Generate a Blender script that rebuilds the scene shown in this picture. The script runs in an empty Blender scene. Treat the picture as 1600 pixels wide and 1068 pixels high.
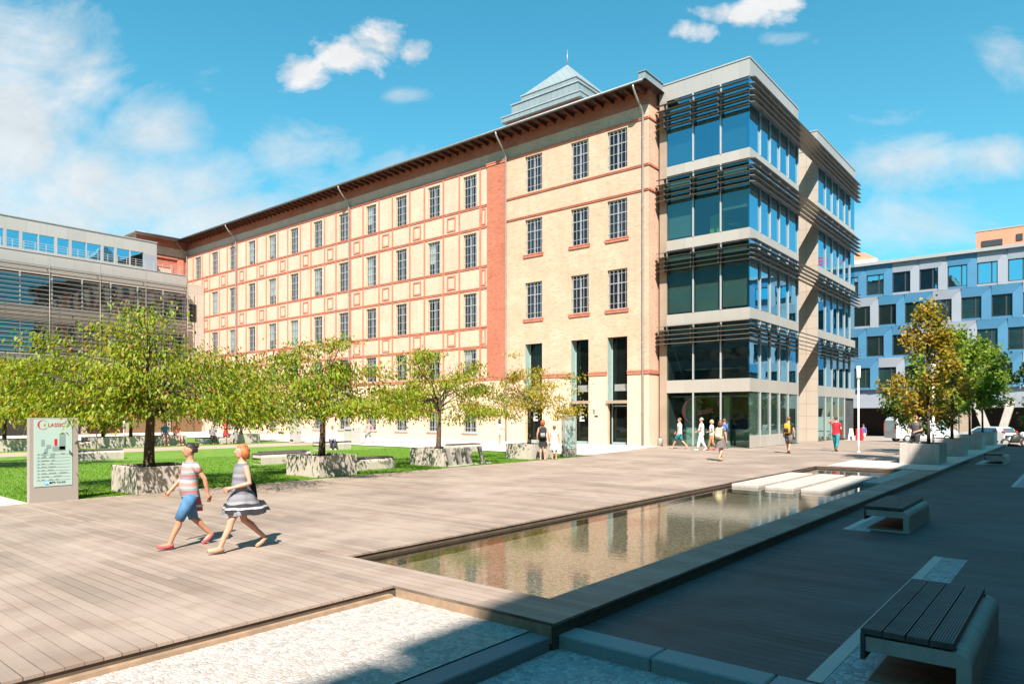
import bpy, math, random
import numpy as np
from mathutils import Vector, Matrix
from math import sin, cos, tan, pi, radians, atan2, hypot, sqrt
random.seed(7)
SC = bpy.context.scene
COL = SC.collection

# ------------------------------------------------------------------ camera
FPX, HZ, CAMH, YAW = 1080.0, 647.0, 2.0, radians(39.5)
cam = bpy.data.cameras.new('camera')
cam.sensor_width = 36.0
cam.lens = 36.0 * FPX / 1600.0
cam.shift_y = (HZ - 534.0) / 1600.0
cam.clip_end = 3000.0
cam.clip_start = 0.05
camo = bpy.data.objects.new('camera', cam)
COL.objects.link(camo)
camo.location = (0, 0, CAMH)
camo.rotation_euler = (pi / 2, 0, YAW)
SC.camera = camo

# ------------------------------------------------------------------ tagging
def tag(o, label=None, cat=None, group=None, kind=None):
    if label: o['label'] = label
    if cat: o['category'] = cat
    if group: o['group'] = group
    if kind: o['kind'] = kind
    return o

def thing(name, label, cat, loc=(0, 0, 0), rz=0.0, group=None):
    o = bpy.data.objects.new(name, None)
    COL.objects.link(o)
    o.empty_display_size = 0.2
    o.location = loc
    o.rotation_euler = (0, 0, rz)
    return tag(o, label, cat, group)

def copy_tree(o, parent=None, skip=()):
    c = o.copy()
    COL.objects.link(c)
    if parent is not None: c.parent = parent
    for ch in list(o.children):
        if ch.name.split('.')[0] in skip: continue
        copy_tree(ch, c)
    return c

# ------------------------------------------------------------------ mesh builder
class MB:
    def __init__(s):
        s.v = []; s.f = []; s.mi = []; s.sm = []
    def add(s, vs, fs, m=0, smooth=False):
        b = len(s.v)
        s.v.extend([tuple(p) for p in vs])
        for f in fs:
            s.f.append(tuple(b + i for i in f)); s.mi.append(m); s.sm.append(smooth)
        return s
    def quad(s, a, b, c, d, m=0):
        return s.add([a, b, c, d], [(0, 1, 2, 3)], m)
    def box(s, x0, x1, y0, y1, z0, z1, m=0):
        if x1 < x0: x0, x1 = x1, x0
        if y1 < y0: y0, y1 = y1, y0
        if z1 < z0: z0, z1 = z1, z0
        vs = [(x0, y0, z0), (x1, y0, z0), (x1, y1, z0), (x0, y1, z0), (x0, y0, z1), (x1, y0, z1), (x1, y1, z1), (x0, y1, z1)]
        return s.add(vs, [(0, 3, 2, 1), (4, 5, 6, 7), (0, 1, 5, 4), (1, 2, 6, 5), (2, 3, 7, 6), (3, 0, 4, 7)], m)
    def bbox(s, x0, x1, y0, y1, z0, z1, b=0.015, m=0):
        """box with chamfered vertical and top edges"""
        vs = []
        def ring(d, z):
            c = max(b - d, 0) if d else 0
            return [(x0 + b, y0, z), (x1 - b, y0, z), (x1, y0 + b, z), (x1, y1 - b, z), (x1 - b, y1, z), (x0 + b, y1, z), (x0, y1 - b, z), (x0, y0 + b, z)]
        r0 = ring(0, z0); r1 = ring(0, z1 - b)
        r2 = [(x0 + b, y0 + b, z1), (x1 - b, y0 + b, z1), (x1 - b, y0 + b, z1), (x1 - b, y1 - b, z1), (x1 - b, y1 - b, z1), (x0 + b, y1 - b, z1), (x0 + b, y1 - b, z1), (x0 + b, y0 + b, z1)]
        vs = r0 + r1 + r2
        fs = [tuple(reversed(range(8)))]
        for k in range(2):
            for i in range(8):
                j = (i + 1) % 8
                fs.append((k * 8 + i, k * 8 + j, k * 8 + 8 + j, k * 8 + 8 + i))
        fs.append((16, 17, 19, 21))
        return s.add(vs, fs, m)
    def prism(s, poly, z0, z1, m=0, ax='z', tf=None):
        """poly of 2-D points extruded; ax z: (x,y), y: (x,z), x: (y,z)"""
        n = len(poly)
        def P(p, t):
            if ax == 'z': return (p[0], p[1], t)
            if ax == 'y': return (p[0], t, p[1])
            return (t, p[0], p[1])
        vs = [P(p, z0) for p in poly] + [P(p, z1) for p in poly]
        if tf: vs = [tf(v) for v in vs]
        fs = [tuple(range(n)), tuple(range(2 * n - 1, n - 1, -1))]
        for i in range(n):
            j = (i + 1) % n
            fs.append((i, n + i, n + j, j))
        return s.add(vs, fs, m)
    def tube(s, pts, rs, n=8, m=0, cap=True, smooth=True):
        pts = [Vector(p) for p in pts]
        if not hasattr(rs, '__len__'): rs = [rs] * len(pts)
        vs = []; fs = []
        up = None
        for i, p in enumerate(pts):
            if i == 0: d = pts[1] - pts[0]
            elif i == len(pts) - 1: d = pts[-1] - pts[-2]
            else: d = (pts[i + 1] - pts[i]).normalized() + (pts[i] - pts[i - 1]).normalized()
            if d.length < 1e-9: d = Vector((0, 0, 1))
            d.normalize()
            if up is None:
                a = Vector((0, 0, 1)) if abs(d.z) < 0.9 else Vector((1, 0, 0))
                up = (a - d * a.dot(d)).normalized()
            else:
                up = (up - d * up.dot(d))
                if up.length < 1e-6: up = d.orthogonal()
                up.normalize()
            sd = d.cross(up)
            for k in range(n):
                t = 2 * pi * k / n
                q = p + (up * cos(t) + sd * sin(t)) * rs[i]
                vs.append(tuple(q))
        for i in range(len(pts) - 1):
            for k in range(n):
                l = (k + 1) % n
                fs.append((i * n + k, i * n + l, (i + 1) * n + l, (i + 1) * n + k))
        if cap:
            fs.append(tuple(reversed(range(n))))
            fs.append(tuple(range((len(pts) - 1) * n, len(pts) * n)))
        return s.add(vs, fs, m, smooth)
    def loft(s, rings, n=16, m=0, cap=True, smooth=True):
        """rings: (cx, cy, cz, rx, ry[, tiltx]) horizontal ellipses"""
        vs = []; fs = []
        for r in rings:
            cx, cy, cz, rx, ry = r[:5]
            tl = r[5] if len(r) > 5 else 0
            for k in range(n):
                t = 2 * pi * k / n
                vs.append((cx + rx * cos(t), cy + ry * sin(t), cz + tl * ry * sin(t)))
        for i in range(len(rings) - 1):
            for k in range(n):
                l = (k + 1) % n
                fs.append((i * n + k, i * n + l, (i + 1) * n + l, (i + 1) * n + k))
        if cap:
            fs.append(tuple(reversed(range(n))))
            fs.append(tuple(range((len(rings) - 1) * n, len(rings) * n)))
        return s.add(vs, fs, m, smooth)
    def ball(s, c, rx, ry, rz, n=12, k=8, m=0, z0=-1.0, z1=1.0):
        rings = []
        for i in range(k + 1):
            z = z0 + (z1 - z0) * i / k
            a = math.asin(max(-1, min(1, z)))
            z = -cos(pi * i / k) if (z0 == -1 and z1 == 1) else z
            r = sqrt(max(0.0, 1 - z * z)) + 0.0005
            rings.append((c[0], c[1], c[2] + rz * z, rx * r, ry * r))
        return s.loft(rings, n, m)
    def build(s, name, mats, parent=None, world=True, smooth=None):
        me = bpy.data.meshes.new(name)
        v = s.v
        if parent is not None and world:
            o = parent
            off = Vector((0, 0, 0))
            while o is not None:
                off += Vector(o.location); o = o.parent
            v = [(p[0] - off.x, p[1] - off.y, p[2] - off.z) for p in s.v]
        me.from_pydata(v, [], s.f)
        if not isinstance(mats, (list, tuple)): mats = [mats]
        for m in mats: me.materials.append(m)
        me.polygons.foreach_set('material_index', s.mi)
        me.polygons.foreach_set('use_smooth', [bool(x) for x in s.sm] if smooth is None else [smooth] * len(s.f))
        me.update()
        o = bpy.data.objects.new(name, me)
        COL.objects.link(o)
        if parent is not None: o.parent = parent
        return o

def place(o, dx=0, dy=0, dz=0):
    """copy of a part, shifted, same parent"""
    c = copy_tree(o, o.parent)
    c.location = (o.location[0] + dx, o.location[1] + dy, o.location[2] + dz)
    return c

def struct(name, mb, m, stuff=False):
    o = mb.build(name, m)
    o['kind'] = 'stuff' if stuff else 'structure'
    return o

# ------------------------------------------------------------------ text
def text_data(s, size=1.0, extrude=0.01, align='LEFT', shear=0.0, bold=0.0, space=1.0):
    cu = bpy.data.curves.new('lettering', 'FONT')
    cu.body = s; cu.size = size; cu.extrude = extrude; cu.align_x = align
    cu.shear = shear; cu.offset = bold; cu.space_character = space
    o = bpy.data.objects.new('lettering', cu)
    COL.objects.link(o)
    dg = bpy.context.evaluated_depsgraph_get()
    me = bpy.data.meshes.new_from_object(o.evaluated_get(dg))
    v = [tuple(q.co) for q in me.vertices]; f = [tuple(p.vertices) for p in me.polygons]
    bpy.data.objects.remove(o); bpy.data.curves.remove(cu); bpy.data.meshes.remove(me)
    return v, f

def add_text(mb, s, org, ux, uy, size, extrude=0.01, m=0, **k):
    v, f = text_data(s, size, extrude, **k)
    org = Vector(org); ux = Vector(ux); uy = Vector(uy); uz = ux.cross(uy)
    mb.add([tuple(org + ux * p[0] + uy * p[1] + uz * p[2]) for p in v], f, m)

def add_crescent(mb, org, ux, uy, R, ext=0.01, m=0, yflat=1.0):
    """a big thick-and-thin letter C"""
    org = Vector(org); ux = Vector(ux); uy = Vector(uy); uz = ux.cross(uy)
    n = 28; out = []; inn = []
    for i in range(n + 1):
        t = radians(38 + (322 - 38) * i / n)
        out.append((R * cos(t), R * sin(t) * yflat))
        w = R * (0.06 + 0.26 * max(0, -cos(t)) ** 1.5)
        inn.append(((R - w) * cos(t), (R - w * 0.5) * sin(t) * yflat))
    P = lambda p, e: tuple(org + ux * p[0] + uy * p[1] + uz * e)
    for i in range(n):
        a, b, c, d = out[i], out[i + 1], inn[i + 1], inn[i]
        mb.add([P(a, ext), P(b, ext), P(c, ext), P(d, ext), P(a, -ext), P(b, -ext), P(c, -ext), P(d, -ext)],
               [(0, 1, 2, 3), (7, 6, 5, 4), (0, 4, 5, 1), (2, 6, 7, 3)], m)

# ------------------------------------------------------------------ materials
class NT:
    def __init__(s, name):
        s.mat = bpy.data.materials.new(name); s.mat.use_nodes = True
        s.t = s.mat.node_tree; s.n = s.t.nodes; s.l = s.t.links
        s.b = s.n['Principled BSDF']; s.out = s.n['Material Output']
    def new(s, ty, **k):
        n = s.n.new(ty)
        for a, v in k.items(): setattr(n, a, v)
        return n
    def set(s, sock, v):
        if hasattr(v, 'is_linked') or isinstance(v, bpy.types.NodeSocket): s.l.new(v, sock)
        else: sock.default_value = v
    def obj(s):
        return s.new('ShaderNodeTexCoord').outputs['Object']
    def pos(s):
        return s.new('ShaderNodeNewGeometry').outputs['Position']
    def map(s, vec, scale=(1, 1, 1), loc=(0, 0, 0)):
        m = s.new('ShaderNodeMapping'); s.l.new(vec, m.inputs['Vector'])
        m.inputs['Scale'].default_value = scale; m.inputs['Location'].default_value = loc
        return m.outputs[0]
    def noise(s, vec, scale, detail=4, rough=0.55, out='Fac', dist=0.0):
        n = s.new('ShaderNodeTexNoise'); s.l.new(vec, n.inputs['Vector'])
        n.inputs['Scale'].default_value = scale; n.inputs['Detail'].default_value = detail
        n.inputs['Roughness'].default_value = rough; n.inputs['Distortion'].default_value = dist
        return n.outputs[out]
    def vor(s, vec, scale, out='Color', feature='F1', rnd=1.0):
        n = s.new('ShaderNodeTexVoronoi', feature=feature); s.l.new(vec, n.inputs['Vector'])
        n.inputs['Scale'].default_value = scale; n.inputs['Randomness'].default_value = rnd
        return n.outputs[out]
    def ramp(s, fac, stops, interp='LINEAR'):
        r = s.new('ShaderNodeValToRGB'); s.l.new(fac, r.inputs[0])
        e = r.color_ramp.elements; r.color_ramp.interpolation = interp
        while len(e) < len(stops): e.new(0.5)
        for i, (p, c) in enumerate(stops):
            e[i].position = p
            e[i].color = (c[0], c[1], c[2], 1) if hasattr(c, '__len__') else (c, c, c, 1)
        return r.outputs[0]
    def mix(s, fac, a, b, blend='MIX'):
        m = s.new('ShaderNodeMix', data_type='RGBA', blend_type=blend)
        for i, v in ((0, fac), (6, a), (7, b)):
            if isinstance(v, bpy.types.NodeSocket): s.l.new(v, m.inputs[i])
            else:
                m.inputs[i].default_value = v if (i == 0) else (v[0], v[1], v[2], 1)
        return m.outputs[2]
    def math(s, op, a, b=0.0, clamp=False, c=None):
        m = s.new('ShaderNodeMath', operation=op); m.use_clamp = clamp
        for i, v in ((0, a), (1, b)) + (((2, c),) if c is not None else ()):
            if isinstance(v, bpy.types.NodeSocket): s.l.new(v, m.inputs[i])
            else: m.inputs[i].default_value = v
        return m.outputs[0]
    def base(s, v):
        if isinstance(v, bpy.types.NodeSocket): s.l.new(v, s.b.inputs['Base Color'])
        else: s.b.inputs['Base Color'].default_value = (v[0], v[1], v[2], 1)
        return s
    def p(s, **k):
        for a, v in k.items():
            sock = s.b.inputs[a.replace('_', ' ')]
            if isinstance(v, bpy.types.NodeSocket): s.l.new(v, sock)
            else: sock.default_value = v
        return s
    def bump(s, h, strength=0.3, dist=0.01):
        b = s.new('ShaderNodeBump'); s.l.new(h, b.inputs['Height'])
        b.inputs['Strength'].default_value = strength; b.inputs['Distance'].default_value = dist
        s.l.new(b.outputs[0], s.b.inputs['Normal']); return b
    def wallvec(s):
        """world position laid flat on axis-aligned walls: (x+y, z)"""
        sp = s.new('ShaderNodeSeparateXYZ'); s.l.new(s.pos(), sp.inputs[0])
        c = s.new('ShaderNodeCombineXYZ')
        s.l.new(s.math('ADD', sp.outputs[0], sp.outputs[1]), c.inputs[0]); s.l.new(sp.outputs[2], c.inputs[1])
        return c.outputs[0]
    def rand(s):
        return s.new('ShaderNodeObjectInfo').outputs['Random']

def V(c, k): return (min(1, c[0] * k), min(1, c[1] * k), min(1, c[2] * k))

def plain(name, c, rough=0.6, var=0.12, scale=3.0, bump=0.0, bscale=40.0, metal=0.0, spec=0.5, streak=0.0):
    t = NT(name); q = t.pos()
    col = t.ramp(t.noise(q, scale, 5), [(0.3, V(c, 1 - var)), (0.7, V(c, 1 + var))])
    if streak:
        st = t.noise(t.map(q, (3.0, 3.0, 0.25)), 2.2, 4)
        col = t.mix(t.math('MULTIPLY', t.ramp(st, [(0.45, 0.0), (0.75, 1.0)]), streak), col, V(c, 0.55))
    t.base(col).p(Roughness=rough, Metallic=metal, Specular_IOR_Level=spec)
    if bump: t.bump(t.noise(q, bscale, 4), bump, 0.01)
    return t.mat

def brick(name, c1, c2, mort, w=0.25, h=0.077, dark=0.22, bumpk=0.35):
    t = NT(name); v = t.wallvec()
    b = t.new('ShaderNodeTexBrick'); t.l.new(v, b.inputs['Vector'])
    b.inputs['Color1'].default_value = (*c1, 1); b.inputs['Color2'].default_value = (*c2, 1); b.inputs['Mortar'].default_value = (*mort, 1)
    b.inputs['Scale'].default_value = 1.0; b.inputs['Brick Width'].default_value = w; b.inputs['Row Height'].default_value = h
    b.inputs['Mortar Size'].default_value = 0.008; b.inputs['Mortar Smooth'].default_value = 0.3
    q = t.pos()
    big = t.noise(q, 0.55, 5, 0.6)
    col = t.mix(t.ramp(big, [(0.35, 0.0), (0.7, 0.55)]), b.outputs['Color'], V(c2, 0.8))
    cells = t.new('ShaderNodeTexWhiteNoise', noise_dimensions='2D')
    sn = t.new('ShaderNodeVectorMath', operation='SNAP'); t.l.new(v, sn.inputs[0]); sn.inputs[1].default_value = (w, h, 1)
    t.l.new(sn.outputs[0], cells.inputs['Vector'])
    odd = t.ramp(cells.outputs['Value'], [(0.88, 0.0), (0.93, 1.0)], 'LINEAR')
    col = t.mix(t.math('MULTIPLY', odd, dark), col, V(c2, 0.35))
    st = t.noise(t.map(q, (1.6, 1.6, 0.12)), 1.6, 5)
    col = t.mix(t.ramp(st, [(0.5, 0.0), (0.8, 0.30)]), col, V(c2, 0.62))
    t.base(col).p(Roughness=0.85, Specular_IOR_Level=0.25)
    t.bump(b.outputs['Fac'], -bumpk, 0.006)
    return t.mat

def planks(name, c, w=0.141, length=3.6, groove=True, wet=0.0, gap=0.006):
    """deck boards running along world X"""
    t = NT(name); q = t.pos()
    b = t.new('ShaderNodeTexBrick'); t.l.new(q, b.inputs['Vector'])
    b.offset = 0.37; b.offset_frequency = 3
    b.inputs['Color1'].default_value = (*V(c, 0.72), 1); b.inputs['Color2'].default_value = (*V(c, 1.22), 1); b.inputs['Mortar'].default_value = (0.02, 0.017, 0.015, 1)
    b.inputs['Scale'].default_value = 1.0; b.inputs['Brick Width'].default_value = length; b.inputs['Row Height'].default_value = w
    b.inputs['Mortar Size'].default_value = gap * 0.5; b.inputs['Mortar Smooth'].default_value = 0.15
    grain = t.noise(t.map(q, (0.6, 30.0, 1.0)), 2.0, 6, 0.65)
    blot = t.noise(q, 0.45, 6, 0.6)
    fine = t.noise(t.map(q, (6.0, 60.0, 1.0)), 3.0, 3, 0.6)
    col = t.mix(t.ramp(grain, [(0.3, 0.45), (0.7, 0.0)]), b.outputs['Color'], V(c, 0.55))
    col = t.mix(t.ramp(blot, [(0.42, 0.0), (0.64, 0.75)]), col, (c[0] * 1.28, c[1] * 1.32, c[2] * 1.34))
    col = t.mix(t.ramp(t.noise(q, 1.7, 5), [(0.50, 0.0), (0.70, 0.55)]), col, (c[0] * 0.70, c[1] * 0.62, c[2] * 0.55))
    col = t.mix(t.ramp(fine, [(0.35, 0.25), (0.6, 0.0)]), col, V(c, 0.6))
    t.base(col).p(Roughness=0.62, Specular_IOR_Level=0.35)
    sp = t.new('ShaderNodeSeparateXYZ'); t.l.new(q, sp.inputs[0])
    rib = t.math('SINE', t.math('MULTIPLY', sp.outputs[1], 2 * pi / (w / 12)))
    h = t.math('ADD', t.math('MULTIPLY', b.outputs['Fac'], -1.0), t.math('MULTIPLY', rib, 0.10 if groove else 0.0))
    h = t.math('ADD', h, t.math('MULTIPLY', fine, 0.25))
    t.bump(h, 0.6, 0.006)
    return t.mat

def cobbles(name, c, scale=11.0, contrast=0.25, joint=0.75, square=False):
    t = NT(name); q = t.pos()
    if square:
        b = t.new('ShaderNodeTexBrick'); t.l.new(t.map(q, (1, 1, 1)), b.inputs['Vector'])
        b.inputs['Scale'].default_value = 1.0; b.inputs['Brick Width'].default_value = 1 / scale; b.inputs['Row Height'].default_value = 1 / scale
        b.inputs['Mortar Size'].default_value = 0.007; b.inputs['Color1'].default_value = (*V(c, 0.85), 1); b.inputs['Color2'].default_value = (*V(c, 1.12), 1)
        b.inputs['Mortar'].default_value = (*V(c, 0.45), 1)
        col = b.outputs['Color']; ht = t.math('MULTIPLY', b.outputs['Fac'], -1.0)
    else:
        w = t.new('ShaderNodeVectorMath', operation='ADD'); t.l.new(q, w.inputs[0])
        nz = t.new('ShaderNodeVectorMath', operation='SCALE'); t.l.new(t.noise(q, 5.0, 2, out='Color'), nz.inputs[0]); nz.inputs['Scale'].default_value = 0.06
        t.l.new(nz.outputs[0], w.inputs[1])
        d = t.vor(w.outputs[0], scale, 'Distance', 'DISTANCE_TO_EDGE', 0.75)
        cc = t.vor(w.outputs[0], scale, 'Color', 'F1', 0.75)
        sp = t.new('ShaderNodeSeparateColor'); t.l.new(cc, sp.inputs[0])
        st = t.ramp(sp.outputs[0], [(0.0, V(c, 1 - contrast)), (0.55, c), (1.0, (min(1, c[0] * 1.1), min(1, c[1] * 1.08), min(1, c[2] * 1.05)))])
        col = t.mix(t.ramp(d, [(0.02, joint), (0.09, 0.0)]), st, V(c, 0.5))
        ht = t.ramp(d, [(0.0, 0.0), (0.2, 1.0)])
    col = t.mix(t.ramp(t.noise(q, 28.0, 4), [(0.42, 0.0), (0.75, 0.45)]), col, V(c, 0.6))
    col = t.mix(t.ramp(t.noise(q, 1.3, 5), [(0.45, 0.0), (0.8, 0.35)]), col, (c[0] * 0.72, c[1] * 0.68, c[2] * 0.6))
    t.base(col).p(Roughness=0.85, Specular_IOR_Level=0.25)
    t.bump(ht, 0.6, 0.012)
    return t.mat

def concrete(name, c, joints=None):
    t = NT(name); q = t.pos()
    col = t.ramp(t.noise(q, 1.6, 6, 0.6), [(0.3, V(c, 0.84)), (0.7, V(c, 1.1))])
    col = t.mix(t.ramp(t.noise(q, 45.0, 3), [(0.55, 0.0), (0.7, 0.35)]), col, V(c, 0.72))
    st = t.noise(t.map(q, (4.0, 4.0, 0.5)), 1.8, 4)
    col = t.mix(t.ramp(st, [(0.45, 0.0), (0.75, 0.45)]), col, V(c, 0.55))
    col = t.mix(t.ramp(t.noise(q, 11.0, 6, .7), [(0.56, 0.0), (0.68, 0.4)]), col, V(c, 0.6))
    t.base(col).p(Roughness=0.8, Specular_IOR_Level=0.3)
    t.bump(t.noise(q, 60.0, 4), 0.25, 0.004)
    return t.mat

def clad(name, c, pw, ph, rough=0.45, metal=0.0, gap=0.012, dark=0.4):
    """sheet cladding with joints"""
    t = NT(name); v = t.wallvec()
    b = t.new('ShaderNodeTexBrick'); t.l.new(v, b.inputs['Vector']); b.offset = 0.0
    b.inputs['Color1'].default_value = (*V(c, 0.95), 1); b.inputs['Color2'].default_value = (*V(c, 1.05), 1); b.inputs['Mortar'].default_value = (*V(c, dark), 1)
    b.inputs['Scale'].default_value = 1.0; b.inputs['Brick Width'].default_value = pw; b.inputs['Row Height'].default_value = ph
    b.inputs['Mortar Size'].default_value = gap
    q = t.pos()
    col = t.mix(t.ramp(t.noise(t.map(q, (2, 2, 0.4)), 1.2, 5), [(0.4, 0.0), (0.8, 0.3)]), b.outputs['Color'], V(c, 0.78))
    t.base(col).p(Roughness=rough, Metallic=metal, Specular_IOR_Level=0.4)
    t.bump(b.outputs['Fac'], -0.3, 0.006)
    return t.mat

def glass(name, tint, base, refl=0.35, rough=0.02, var=0.5, wob=0.015, per=0.5):
    """coated facade glass: a sharp tinted reflection over a dim room behind"""
    t = NT(name); q = t.pos()
    r = t.rand()
    c = t.mix(t.ramp(r, [(0.0, 0.0), (1.0, 1.0)]), V(base, 1 - per), V(base, 1 + per))
    blotch = t.ramp(t.noise(t.map(q, (0.9, 0.9, 0.35)), 0.9, 3, 0.5), [(0.4, 0.35), (0.6, 1.0)])
    c = t.mix(var, c, blotch, 'MULTIPLY')
    t.base(c).p(Roughness=0.5, Specular_IOR_Level=0.0)
    g = t.new('ShaderNodeBsdfGlossy'); g.inputs['Color'].default_value = (*tint, 1); g.inputs['Roughness'].default_value = rough
    fr = t.new('ShaderNodeLayerWeight'); fr.inputs['Blend'].default_value = 0.5
    f = t.math('ADD', t.math('MULTIPLY', t.math('POWER', fr.outputs['Facing'], 3.0), 1.0 - refl), refl, True)
    bp = t.new('ShaderNodeBump'); t.l.new(t.noise(q, 0.8, 2), bp.inputs['Height']); bp.inputs['Strength'].default_value = wob; bp.inputs['Distance'].default_value = 0.3
    t.l.new(bp.outputs[0], g.inputs['Normal'])
    m = t.new('ShaderNodeMixShader'); t.l.new(f, m.inputs[0]); t.l.new(t.b.outputs[0], m.inputs[1]); t.l.new(g.outputs[0], m.inputs[2])
    t.l.new(m.outputs[0], t.out.inputs[0])
    return t.mat

def leafmat(name, a, b, c, trans=0.35):
    t = NT(name)
    at = t.new('ShaderNodeAttribute', attribute_name='tint')
    col = t.ramp(at.outputs['Fac'], [(0.0, a), (0.55, b), (0.82, b), (1.0, c)])
    t.base(col).p(Roughness=0.5, Specular_IOR_Level=0.35)
    tr = t.new('ShaderNodeBsdfTranslucent'); t.l.new(t.mix(1.0, col, (1.15, 1.25, 0.5), 'MULTIPLY'), tr.inputs[0])
    m = t.new('ShaderNodeMixShader'); m.inputs[0].default_value = trans
    t.l.new(t.b.outputs[0], m.inputs[1]); t.l.new(tr.outputs[0], m.inputs[2]); t.l.new(m.outputs[0], t.out.inputs[0])
    return t.mat

def clearglass(name, tint, through, refl=0.2, wob=0.012):
    """tinted glass one sees through: mirror part over clear part"""
    t = NT(name); q = t.pos()
    tr = t.new('ShaderNodeBsdfTransparent'); tr.inputs[0].default_value = (*through, 1)
    g = t.new('ShaderNodeBsdfGlossy'); g.inputs['Color'].default_value = (*tint, 1); g.inputs['Roughness'].default_value = 0.015
    fr = t.new('ShaderNodeLayerWeight'); fr.inputs['Blend'].default_value = 0.5
    f = t.math('ADD', t.math('MULTIPLY', t.math('POWER', fr.outputs['Facing'], 3.0), 1.0 - refl), refl, True)
    bp = t.new('ShaderNodeBump'); t.l.new(t.noise(q, 0.8, 2), bp.inputs['Height']); bp.inputs['Strength'].default_value = wob; bp.inputs['Distance'].default_value = 0.3
    t.l.new(bp.outputs[0], g.inputs['Normal'])
    m = t.new('ShaderNodeMixShader'); t.l.new(f, m.inputs[0]); t.l.new(tr.outputs[0], m.inputs[1]); t.l.new(g.outputs[0], m.inputs[2])
    t.l.new(m.outputs[0], t.out.inputs[0])
    return t.mat

M = {}
M['buff'] = brick('buff_brick', (0.67, 0.435, 0.315), (0.57, 0.355, 0.245), (0.52, 0.39, 0.31))
M['buff_panel'] = brick('buff_brick_pale', (0.68, 0.455, 0.35), (0.60, 0.385, 0.285), (0.56, 0.41, 0.33), dark=0.15)
M['red'] = brick('red_brick', (0.52, 0.16, 0.095), (0.40, 0.115, 0.065), (0.40, 0.23, 0.17), dark=0.3)
M['redtrim'] = plain('red_moulded_brick', (0.50, 0.165, 0.105), 0.8, 0.16, 2.0, 0.2)
M['plaster'] = plain('buff_plaster', (0.65, 0.445, 0.33), 0.9, 0.06, 1.2, 0.1, streak=0.12)
M['reveal'] = plain('window_reveal', (0.58, 0.43, 0.27), 0.85)
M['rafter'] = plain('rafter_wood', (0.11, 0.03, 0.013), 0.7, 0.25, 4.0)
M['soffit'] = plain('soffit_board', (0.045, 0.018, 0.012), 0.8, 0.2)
M['zinc'] = plain('zinc', (0.36, 0.39, 0.40), 0.5, 0.12, 0.8, 0.0, metal=0.25, streak=0.15)
M['zincpale'] = clad('pale_zinc_seams', (0.24, 0.285, 0.30), 0.55, 6.0, 0.5, 0.1, 0.02, 0.7)
M['gutter'] = plain('gutter_zinc', (0.17, 0.18, 0.18), 0.5, 0.15, metal=0.3)
M['pipe'] = plain('downpipe_zinc', (0.36, 0.33, 0.30), 0.4, 0.12, metal=0.4)
M['frame'] = plain('window_frame_white', (0.30, 0.31, 0.33), 0.5, 0.05)
M['bars'] = plain('grille_bars', (0.34, 0.35, 0.36), 0.5, 0.05)
M['oldglass'] = glass('old_window_glass', (0.45, 0.56, 0.72), (0.02, 0.023, 0.027), 0.09, 0.03, 0.5, 0.05, 0.6)
M['curtain'] = plain('blind_cloth', (0.24, 0.30, 0.30), 0.9)
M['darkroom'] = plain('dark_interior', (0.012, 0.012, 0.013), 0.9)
M['cladgrey'] = clad('grey_sheet_cladding', (0.40, 0.375, 0.35), 1.76, 9.0, 0.42, 0.25, 0.008, 0.75)
M['cladbeige'] = clad('beige_stone_cladding', (0.42, 0.36, 0.30), 1.15, 0.93, 0.6, 0.0, 0.012, 0.45)
M['spandrel'] = clad('spandrel_sheet', (0.44, 0.40, 0.355), 1.76, 9.0, 0.42, 0.2, 0.008, 0.8)
M['pier'] = plain('pier_concrete', (0.30, 0.23, 0.17), 0.8, 0.12, 1.0)
M['louvre'] = plain('bronze_louvre', (0.21, 0.185, 0.16), 0.45, 0.1, metal=0.35)
M['mullion'] = plain('aluminium_mullion', (0.44, 0.45, 0.45), 0.4, 0.05, metal=0.3)
M['blueglass'] = glass('coated_blue_glass', (0.36, 0.72, 0.92), (0.006, 0.03, 0.05), 0.72, 0.015, 0.3, 0.012, 0.5)
M['frontglass'] = glass('front_teal_glass', (0.42, 0.66, 0.70), (0.014, 0.034, 0.034), 0.30, 0.02, 0.6, 0.012, 0.7)
M['groundglass'] = glass('ground_floor_glass', (0.55, 0.72, 0.66), (0.05, 0.085, 0.072), 0.18, 0.02, 0.75, 0.01, 0.4)
M['clearfront'] = clearglass('front_clear_glass', (0.40, 0.68, 0.74), (0.42, 0.58, 0.55), 0.20)
M['cleartop'] = clearglass('top_clear_glass', (0.36, 0.72, 0.92), (0.30, 0.50, 0.55), 0.42)
M['clearground'] = clearglass('ground_clear_glass', (0.55, 0.72, 0.66), (0.55, 0.70, 0.64), 0.12)
M['roomwall'] = plain('office_room_wall', (0.34, 0.34, 0.32), 0.9, 0.1)
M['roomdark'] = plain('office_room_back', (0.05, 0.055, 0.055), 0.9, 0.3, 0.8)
M['blindcloth'] = plain('roller_blind', (0.16, 0.20, 0.18), 0.9, 0.10, 1.0)
M['greenfelt'] = plain('green_felt', (0.30, 0.42, 0.06), 0.9)
M['leftglass'] = glass('left_wing_glass', (0.40, 0.55, 0.62), (0.012, 0.02, 0.024), 0.35, 0.02, 0.5, 0.02, 0.5)
M['doorglass'] = glass('door_glass', (0.45, 0.52, 0.50), (0.006, 0.008, 0.007), 0.06, 0.02, 0.4, 0.01, 0.2)
M['teal'] = plain('teal_glazed_frame', (0.30, 0.42, 0.40), 0.25, 0.08)
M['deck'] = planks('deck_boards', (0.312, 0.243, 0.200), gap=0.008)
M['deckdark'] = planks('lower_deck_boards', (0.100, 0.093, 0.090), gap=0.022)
M['fascia'] = plain('deck_fascia', (0.10, 0.075, 0.055), 0.7, 0.25, 6.0, 0.3)
M['lip'] = plain('deck_riser', (0.30, 0.21, 0.14), 0.7, 0.2, 8.0)
M['white_stone'] = cobbles('white_stone_cobbles', (0.50, 0.455, 0.425), 20.0, 0.34, 0.45)
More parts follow.
